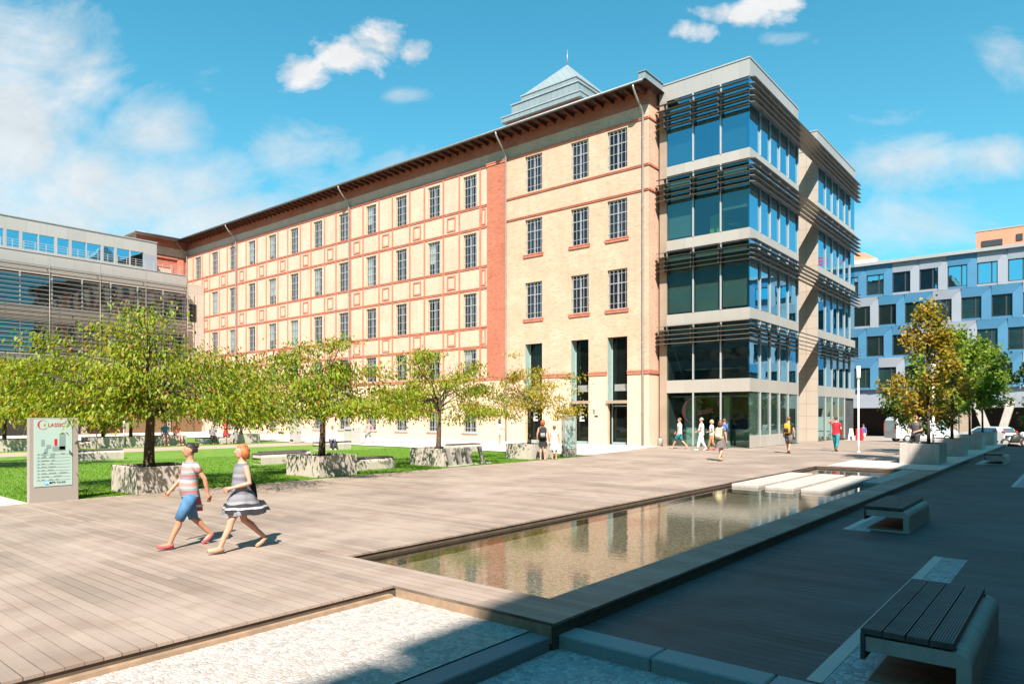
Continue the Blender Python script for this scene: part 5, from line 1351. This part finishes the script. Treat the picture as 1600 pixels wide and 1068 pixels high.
# directory signs, facing +X
def directory(label, x, y0, y1, h, group, full):
    t = thing('directory_sign', label, 'sign', (x, (y0 + y1) / 2, 0), 0, group)
    MB().bbox(x - .16, x, y0, y1, -.01, h, .006).build('housing', M['signmetal'], t)
    fy0, fy1 = y0 + .09, y1 - .13; fz0, fz1 = .36, h - .035
    f = MB().bbox(x - .02, x + .012, fy0, fy1, fz0, fz1, .003).build('sign_face', M['signface'], t)
    X = x + .016; ux, uy = (0, 1, 0), (0, 0, 1)
    w = fy1 - fy0; c = MB()
    add_crescent(c, (X, fy0 + .17, fz1 - .12), ux, uy, .105, .002)
    add_text(c, 'LASSIC', (X, fy0 + .265, fz1 - .165), ux, uy, .115, .002, bold=.001)
    add_text(c, '7', (X, fy0 + .665, fz1 - .13), ux, uy, .10, .002)
    c.build('lettering', M['crimson'], f)
    # campus plan
    k = MB()
    def blk(a, b_, z0, z1): k.box(X - .003, X + .001, fy0 + a, fy0 + b_, z0, z1)
    z0 = fz1 - .82
    blk(.50, .62, z0 + .12, z0 + .50); blk(.36, .62, z0 + .10, z0 + .20); blk(.14, .20, z0 + .22, z0 + .36); blk(.20, .27, z0 + .05, z0 + .15); blk(.17, .23, z0 - .04, z0 + .07); blk(.32, .40, z0 - .05, z0 + .05); blk(.24, .33, z0 + .16, z0 + .24)
    k.build('campus_plan', M['maptint'], f)
    MB().box(X - .003, X + .002, fy0 + .40, fy0 + .455, z0 + .22, z0 + .37).build('plan_marker', M['crimson'], f)
    # rows of a tenant list
    ln = MB(); rr = random.Random(h * 7 + y0)
    zz = fz0 + .72
    for i in range(9):
        ln.box(X - .003, X + .0005, fy0 + .07, fy0 + .10, zz + .012, zz + .030)
        a = fy0 + .14
        for _ in range(rr.choice((1, 2, 2, 3))):
            b_ = a + rr.uniform(.05, .15); ln.box(X - .003, X + .0008, a, b_, zz + .012, zz + .026); a = b_ + rr.uniform(.03, .12)
            if a > fy1 - .16: break
        ln.box(X - .003, X + .0004, fy0 + .05, fy1 - .05, zz - .002, zz + .001); zz -= .073
    ln.build('tenant_list', M['greyink'], f)
    cy = MB(); n = 20
    cy.add([(X + .001, fy0 + .25 + .052 * cos(2 * pi * i / n), fz0 + .085 + .052 * sin(2 * pi * i / n)) for i in range(n)], [tuple(range(n))])
    cy.build('round_emblem', M['cyan'], f)
    wv_ = MB(); add_text(wv_, 'W', (X + .003, fy0 + .208, fz0 + .055), ux, uy, .09, .001, bold=.002); wv_.build('emblem_letter', M['white'], f)
    a_ = MB(); add_text(a_, 'are', (X, fy0 + .305, fz0 + .06), ux, uy, .085, .002, bold=.0025); add_text(a_, 'house', (X, fy0 + .445, fz0 + .06), ux, uy, .075, .001); a_.build('lettering', M['ink'], f)
    return t
directory('large grey directory sign with a pale glass face at the left deck edge', -18.24, 5.08, 6.07, 1.92, 'directory signs', 1)
directory('smaller looking directory sign before the tall entrances of the brick building', -18.9, 26.8, 27.87, 1.95, 'directory signs', 1)

# leaning cycle stands
c0 = None
for i, (x, y, lb) in enumerate(((-18.62, 18.85, 'leaning steel cycle stand closest to the camera'), (-18.7, 19.5, 'second leaning cycle stand in the row'), (-18.75, 20.1, 'third leaning cycle stand in the row'), (-18.85, 20.95, 'leaning cycle stand at the far end, set a little apart'))):
    if c0 is None:
        c0 = thing('cycle_stand', lb, 'cycle stand', (x, y, 0), 0, 'leaning cycle stands')
        m = MB(); m.prism([(0, 0), (.13, 0), (-.06, .70), (-.24, .70)], -.05, .05, 0, 'y'); m.build('leaning_plate', M['metal'], c0, world=False)
        m = MB().box(-.05, .42, -.07, .07, 0, .05).build('foot', M['concretepale'], c0, world=False)
        c0.rotation_euler.z = radians(80)
    else:
        q = copy_tree(c0); q.location = (x, y, 0); q['label'] = lb
# cabinets by the facade
def cabinet(label, x, y, w, dd, h):
    t = thing('info_pillar' if h > 1.5 else 'utility_cabinet', label, 'pillar' if h > 1.5 else 'cabinet', (x, y, 0))
    MB().bbox(x - w / 2, x + w / 2, y - dd / 2, y + dd / 2, 0.01, h, .01).build('body', M['cabinet'], t)
    MB().box(x - w / 2 + .12, x + w / 2 - .12, y - dd / 2 - .012, y - dd / 2 + .002, h * .78, h * .84).box(x - w / 2 + .12, x + w / 2 - .12, y - dd / 2 - .012, y - dd / 2 + .002, .1, .22).build('slot', M['rubber'], t)
cabinet('tall grey information pillar on the pale pavement before the brick facade', -43.1, 28.1, .62, .6, 2.25)
cabinet('low wide grey cabinet on the pavement behind the man sitting in white', -38.2, 29.3, .95, .7, 1.15)
lb_ = thing('litter_bin', 'small round litter bin at the corner between brick and glass buildings', 'bin', (-20.6, 39.75, 0))
MB().loft([(-20.6, 39.75, 0.01, .17, .17), (-20.6, 39.75, .48, .19, .19), (-20.6, 39.75, .5, .16, .16)], 16).build('body', M['metal'], lb_)
MB().loft([(-20.6, 39.75, .501, .12, .12), (-20.6, 39.75, .56, .10, .10)], 12).build('lid', M['rubber'], lb_)
for i, (x, y, lb) in enumerate(((-44.9, 15.9, 'white headed garden light standing among the far planters on the left'), (-44.9, 17.4, 'white headed garden light standing next to the nearest cherry trunk'))):
    t = thing('garden_light', lb, 'lamp', (x, y, -.03), 0, 'garden lights')
    MB().tube([(x, y, -.03), (x, y, 1.2)], .035, 8).build('post', M['metal'], t)
    MB().loft([(x, y, 1.2, .1, .1), (x, y, 1.62, .13, .13), (x, y, 1.7, .06, .06)], 12).build('lamp_head', M['white'], t)

# street lamps
def street_lamp(label, x, y, z, h, group='slim white street lamps'):
    t = thing('street_lamp', label, 'street lamp', (x, y, z), 0, group)
    MB().tube([(x, y, z), (x, y, z + .5), (x, y, z + h - .65)], [.05, .045, .04], 12).tube([(x, y, z), (x, y, z + .03)], .1, 12).build('post', M['white'], t)
    MB().loft([(x, y, z + h - .65, .085, .085), (x, y, z + h - .62, .105, .105), (x, y, z + h - .02, .105, .105), (x, y, z + h, .09, .09)], 16).build('lamp_head', M['white'], t)
street_lamp('slim white street lamp with a cylindrical head standing on the sunny deck', -9.1, 39.8, 0, 4.55)
street_lamp('white street lamp post partly hidden behind the autumn tree', -4.95, 34.6, 0.006, 4.2)
street_lamp('far street lamp whose head shows above the green planter tree', -6.6, 57.0, 0.006, 7.4)
# cycle hoops, boards by the recess
hp = None
for x, y, lb in ((-16.3, 61.2, 'white cycle hoop under the glass office overhang'), (-15.95, 61.45, 'white cycle hoop standing right of its twin under the overhang')):
    t = thing('cycle_hoop', lb, 'cycle stand', (x, y, -.1), 0, 'white cycle hoops')
    pts = [(x - .13, y, -.25), (x - .13, y, .75)] + [(x - .13 * cos(a), y, .75 + .13 * sin(a)) for a in [pi * i / 8 for i in range(1, 8)]] + [(x + .13, y, .75), (x + .13, y, -.25)]
    MB().tube(pts, .045, 8).build('hoop', M['white'], t)
ab = thing('pavement_board', 'white A shaped pavement board behind the man in red', 'sign', (-15.0, 63.2, -.3))
MB().prism([(-15.28, -.36), (-15.12, .82), (-14.88, .82), (-14.72, -.36), (-14.84, -.36), (-14.9, .15), (-15.1, .15), (-15.16, -.36)], 63.1, 63.2, 0, 'y').build('leaf_panel', M['white'], ab)
MB().prism([(-15.22, -.36), (-15.09, .75), (-14.91, .75), (-14.78, -.36)], 63.32, 63.36, 0, 'y').build('rear_panel', M['white'], ab)
rb = thing('pavement_board', 'red pavement board right of the white A shaped board', 'sign', (-14.5, 63.6, -.3))
MB().bbox(-14.75, -14.2, 63.55, 63.62, -.3, .8, .02).build('leaf_panel', M['red_paint'], rb)
MB().box(-14.7, -14.25, 63.8, 63.84, -.36, .6).build('rear_panel', M['red_paint'], rb)

# ================================================================== VEHICLES (local x = forward)
def wheel(parent, x, y, r, w):
    m = MB()
    n = 20
    prof = [(r * .62, -w / 2), (r * .96, -w / 2), (r, -w * .3), (r, w * .3), (r * .96, w / 2), (r * .62, w / 2)]
    vs = []; fs = []
    for i in range(n):
        a = 2 * pi * i / n
        for (rr, yy) in prof: vs.append((x + rr * cos(a), y + yy, r + rr * sin(a)))
    k = len(prof)
    for i in range(n):
        j = (i + 1) % n
        for q in range(k - 1): fs.append((i * k + q, i * k + q + 1, j * k + q + 1, j * k + q))
    m.add(vs, fs, 0, True)
    o = m.build('wheel', M['tyre'], parent, world=False)
    h = MB(); h.prism([(x + r * .62 * cos(2 * pi * i / 16), r + r * .62 * sin(2 * pi * i / 16)) for i in range(16)], y - w * .4, y + w * .4, 0, 'y'); h.build('rim', M['metal'], o, world=False)
def hull(mb, prof, hw, taper, m=0):
    """side profile (x,z) skinned across the width; narrower towards the top"""
    zs = [p[1] for p in prof]; zmin, zmax = min(zs), max(zs)
    def y(z, s):
        f = max(0, (z - taper[0]) / (zmax - taper[0])) if zmax > taper[0] else 0
        return s * (hw - taper[1] * f ** 1.3)
    n = len(prof)
    L = [(p[0], y(p[1], -1), p[1]) for p in prof]; R = [(p[0], y(p[1], 1), p[1]) for p in prof]
    mb.add(L + R, [tuple(range(n)), tuple(range(2 * n - 1, n - 1, -1))] + [(i, n + i, n + (i + 1) % n, (i + 1) % n) for i in range(n)], m)
van = thing('delivery_van', 'pale windowless panel van parked in front of the dark ground floor', 'van', (-11.2, 71.5, -.5), atan2(.636, .7716))
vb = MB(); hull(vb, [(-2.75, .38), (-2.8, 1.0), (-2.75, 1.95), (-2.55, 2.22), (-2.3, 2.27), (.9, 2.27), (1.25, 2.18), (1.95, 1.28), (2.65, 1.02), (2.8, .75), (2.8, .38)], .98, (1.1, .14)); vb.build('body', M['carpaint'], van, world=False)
for s in (-1, 1):
    q = MB(); q.add([(.95, s * .945, 1.22), (1.85, s * .975, 1.22), (1.36, s * .90, 1.95), (1.0, s * .885, 1.98)], [(0, 1, 2, 3)]); q.build('side_window', M['carglass'], van, world=False)
    MB().box(-1.9, .3, s * .983 - .01, s * .983 + .012, .86, .93).build('side_strip', M['rubber'], van, world=False)
    MB().box(-2.82, -2.76, s * .93 - .05, s * .93 + .05, .8, 1.75).build('taillight', M['taillight'], van, world=False)
MB().add([(1.3, -.8, 2.12), (1.3, .8, 2.12), (1.97, .88, 1.32), (1.97, -.88, 1.32)], [(0, 1, 2, 3)]).build('windscreen', M['carglass'], van, world=False)
for x in (-1.75, 1.75):
    for s in (-1, 1): wheel(van, x, s * .88, .34, .22)
suv = thing('parked_car', 'white estate car seen from behind its rear corner beyond the square planters', 'car', (-6.45, 72.4, -.5), atan2(.5, -.87))
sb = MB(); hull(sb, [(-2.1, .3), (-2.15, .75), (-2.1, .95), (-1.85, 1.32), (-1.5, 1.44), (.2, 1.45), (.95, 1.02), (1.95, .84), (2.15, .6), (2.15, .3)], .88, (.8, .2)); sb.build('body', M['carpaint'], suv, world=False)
for s in (-1, 1):
    q = MB(); q.add([(-1.65, s * .855, .95), (.75, s * .865, .95), (.15, s * .735, 1.36), (-1.4, s * .735, 1.36)], [(0, 1, 2, 3)]); q.build('side_window', M['carglass'], suv, world=False)
    MB().box(-2.14, -1.98, s * .76 - .09, s * .76 + .09, .85, 1.12).build('taillight', M['taillight'], suv, world=False)
MB().add([(-2.125, -.68, .98), (-2.125, .68, .98), (-1.9, .6, 1.34), (-1.9, -.6, 1.34)], [(0, 1, 2, 3)]).build('rear_window', M['carglass'], suv, world=False)
for x in (-1.3, 1.35):
    for s in (-1, 1): wheel(suv, x, s * .8, .31, .2)
mc = thing('motorcycle', 'dark motorcycle with a pale helmet shaped fairing parked at the right picture edge', 'motorcycle', (-3.75, 61.8, -.36), radians(35))
wheel(mc, -.65, 0, .31, .14); wheel(mc, .7, 0, .31, .12)
MB().loft([(-.55, 0, .62, .10, .08), (-.5, 0, .72, .14, .13), (-.45, 0, .80, .1, .1)], 10).loft([(.0, 0, .30, .33, .12), (.05, 0, .55, .36, .17), (.12, 0, .82, .30, .17), (.15, 0, .92, .18, .1)], 14).build('body', M['rubber'], mc, world=False)
MB().loft([(-.3, 0, .74, .36, .13), (-.3, 0, .82, .36, .14), (-.32, 0, .85, .3, .1)], 12).build('seat', M['rubber'], mc, world=False)
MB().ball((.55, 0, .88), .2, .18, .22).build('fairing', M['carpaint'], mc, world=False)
MB().tube([(.7, -.08, .31), (.5, -.1, .98), (.42, -.34, 1.02)], .025, 8).tube([(.7, .08, .31), (.5, .1, .98), (.42, .34, 1.02)], .025, 8).build('handlebar', M['metal'], mc, world=False)
# ================================================================== LIGHT AND SKY
EL = radians(47.0); PHI = radians(39.0)
Ld = Vector((-sin(PHI) * cos(EL), cos(PHI) * cos(EL), -sin(EL)))
sun = bpy.data.lights.new('sun', 'SUN'); sun.energy = 5.5; sun.angle = radians(0.53); sun.color = (1.0, 0.895, 0.79)
so = bpy.data.objects.new('sun', sun); COL.objects.link(so)
so.rotation_euler = Ld.to_track_quat('-Z', 'Y').to_euler()
so.location = (20, -20, 60)

wd = bpy.data.worlds.new('World'); SC.world = wd; wd.use_nodes = True
nt = wd.node_tree; N = nt.nodes; L = nt.links
bgn = N['Background']; bgn.inputs['Strength'].default_value = 0.078
sky = N.new('ShaderNodeTexSky'); sky.sky_type = 'NISHITA'; sky.sun_disc = False
sky.sun_elevation = EL; sky.sun_rotation = pi - PHI
sky.air_density = 1.0; sky.dust_density = 0.6; sky.ozone_density = 2.0
def wm(op, a, b=0.0, c=None, clamp=False):
    n = N.new('ShaderNodeMath'); n.operation = op; n.use_clamp = clamp
    for i, v in enumerate((a, b) + ((c,) if c is not None else ())):
        if isinstance(v, bpy.types.NodeSocket): L.new(v, n.inputs[i])
        else: n.inputs[i].default_value = v
    return n.outputs[0]
def wmix(f, a, b, blend='MIX'):
    n = N.new('ShaderNodeMix'); n.data_type = 'RGBA'; n.blend_type = blend
    for i, v in ((0, f), (6, a), (7, b)):
        if isinstance(v, bpy.types.NodeSocket): L.new(v, n.inputs[i])
        else: n.inputs[i].default_value = v if i == 0 else (*v, 1)
    return n.outputs[2]
tc = N.new('ShaderNodeTexCoord').outputs['Generated']
def dot(v):
    n = N.new('ShaderNodeVectorMath'); n.operation = 'DOT_PRODUCT'; L.new(tc, n.inputs[0]); n.inputs[1].default_value = v; return n.outputs['Value']
S_, C_ = sin(YAW), cos(YAW)
fz = wm('MAXIMUM', dot((-S_, C_, 0)), 0.08)
uu = wm('DIVIDE', dot((C_, S_, 0)), fz); vv_ = wm('DIVIDE', dot((0, 0, 1)), fz)
cv = N.new('ShaderNodeCombineXYZ'); L.new(uu, cv.inputs[0]); L.new(vv_, cv.inputs[1])
def wnoise(scale, detail, rough, sc=(1, 1, 1), dist=0.0):
    m = N.new('ShaderNodeMapping'); L.new(cv.outputs[0], m.inputs[0]); m.inputs['Scale'].default_value = sc
    n = N.new('ShaderNodeTexNoise'); L.new(m.outputs[0], n.inputs['Vector']); n.inputs['Scale'].default_value = scale; n.inputs['Detail'].default_value = detail; n.inputs['Roughness'].default_value = rough
    n.inputs['Distortion'].default_value = dist
    return n.outputs['Fac']
def blobs(lst):
    tot = None
    for px, py, a, b_, w in lst:
        u0 = (px - 800) / FPX; v0 = (HZ - py) / FPX; a /= FPX; b_ /= FPX
        du = wm('DIVIDE', wm('SUBTRACT', uu, u0), a); dv = wm('DIVIDE', wm('SUBTRACT', vv_, v0), b_)
        r = wm('ADD', wm('MULTIPLY', du, du), wm('MULTIPLY', dv, dv))
        g = wm('MULTIPLY', wm('POWER', 2.718, wm('MULTIPLY', r, -0.9)), w)
        tot = g if tot is None else wm('MAXIMUM', tot, g)
    return tot
puff = blobs([(600, 72, 66, 40, 1.0), (540, 84, 60, 34, .95), (640, 80, 45, 34, .95), (470, 110, 50, 30, .95), (1160, 22, 85, 22, .9), (1215, 4, 60, 18, 1.0), (1082, 48, 48, 20, .85)])
wisp = blobs([(10, 200, 160, 230, 1.15), (120, 130, 90, 80, .85), (235, 205, 95, 65, .95), (250, 300, 160, 80, 1.0), (340, 345, 160, 65, 1.0), (110, 300, 200, 120, 1.05), (500, 270, 160, 60, .45), (640, 290, 170, 60, .6), (480, 240, 120, 50, .55), (1380, 190, 120, 40, .5), (330, 130, 50, 40, .3),
              (1420, 250, 130, 50, .9), (1540, 250, 100, 38, .9), (1580, 90, 60, 50, .5), (1400, 350, 160, 60, .6), (640, 150, 60, 14, .45), (1230, 60, 60, 14, .45)])
n1 = wnoise(9.0, 9, 0.62, (1, 1.5, 1), .3); n2 = wnoise(5.0, 9, 0.66, (1, 1.7, 1), .6); n3 = wnoise(22.0, 6, .6, (1, 1.3, 1))
pf_ = wm('MULTIPLY_ADD', wm('ADD', wm('ADD', puff, wm('MULTIPLY', wm('SUBTRACT', n1, .5), 2.2)), wm('MULTIPLY', wm('SUBTRACT', n3, .5), .35)), 2.3, -1.0, True)
wf_ = wm('MULTIPLY', wm('MULTIPLY_ADD', wm('ADD', wm('ADD', wisp, wm('MULTIPLY', wm('SUBTRACT', n2, .5), 1.5)), wm('MULTIPLY', wm('SUBTRACT', n3, .5), .4)), 1.35, -0.40, True), .85)
wf_ = wm('MULTIPLY', wf_, wm('MINIMUM', wm('MULTIPLY', wisp, 3.0), 1.0))
pf_ = wm('MULTIPLY', pf_, wm('MINIMUM', wm('MULTIPLY', puff, 4.0), 1.0))
cl = wm('MAXIMUM', pf_, wf_)
shade = wm('MULTIPLY_ADD', n1, .5, .72)
ccol = N.new('ShaderNodeVectorMath'); ccol.operation = 'SCALE'; ccol.inputs[0].default_value = (5.3, 5.4, 5.5); L.new(shade, ccol.inputs['Scale'])
tint = wmix(1.0, sky.outputs[0], SKYTINT, 'MULTIPLY')
up = dot((0, 0, 1))
hazef = wm('MULTIPLY', wm('POWER', wm('SUBTRACT', 1.0, wm('MAXIMUM', up, 0.0)), 3.4), .62)
base = wmix(hazef, tint, (2.9, 4.0, 4.6))
L.new(wmix(cl, base, ccol.outputs[0]), bgn.inputs['Color'])

SC.view_settings.view_transform = 'Standard'
SC.view_settings.look = 'None'
SC.view_settings.exposure = EXPO
SC.view_settings.gamma = 1.0
SC.render.resolution_x = 1024; SC.render.resolution_y = 683
SC.cycles.max_bounces = 7; SC.cycles.diffuse_bounces = 3; SC.cycles.glossy_bounces = 4; SC.cycles.transparent_max_bounces = 8
SC.cycles.caustics_reflective = False; SC.cycles.caustics_refractive = False
SC.cycles.use_denoising = True
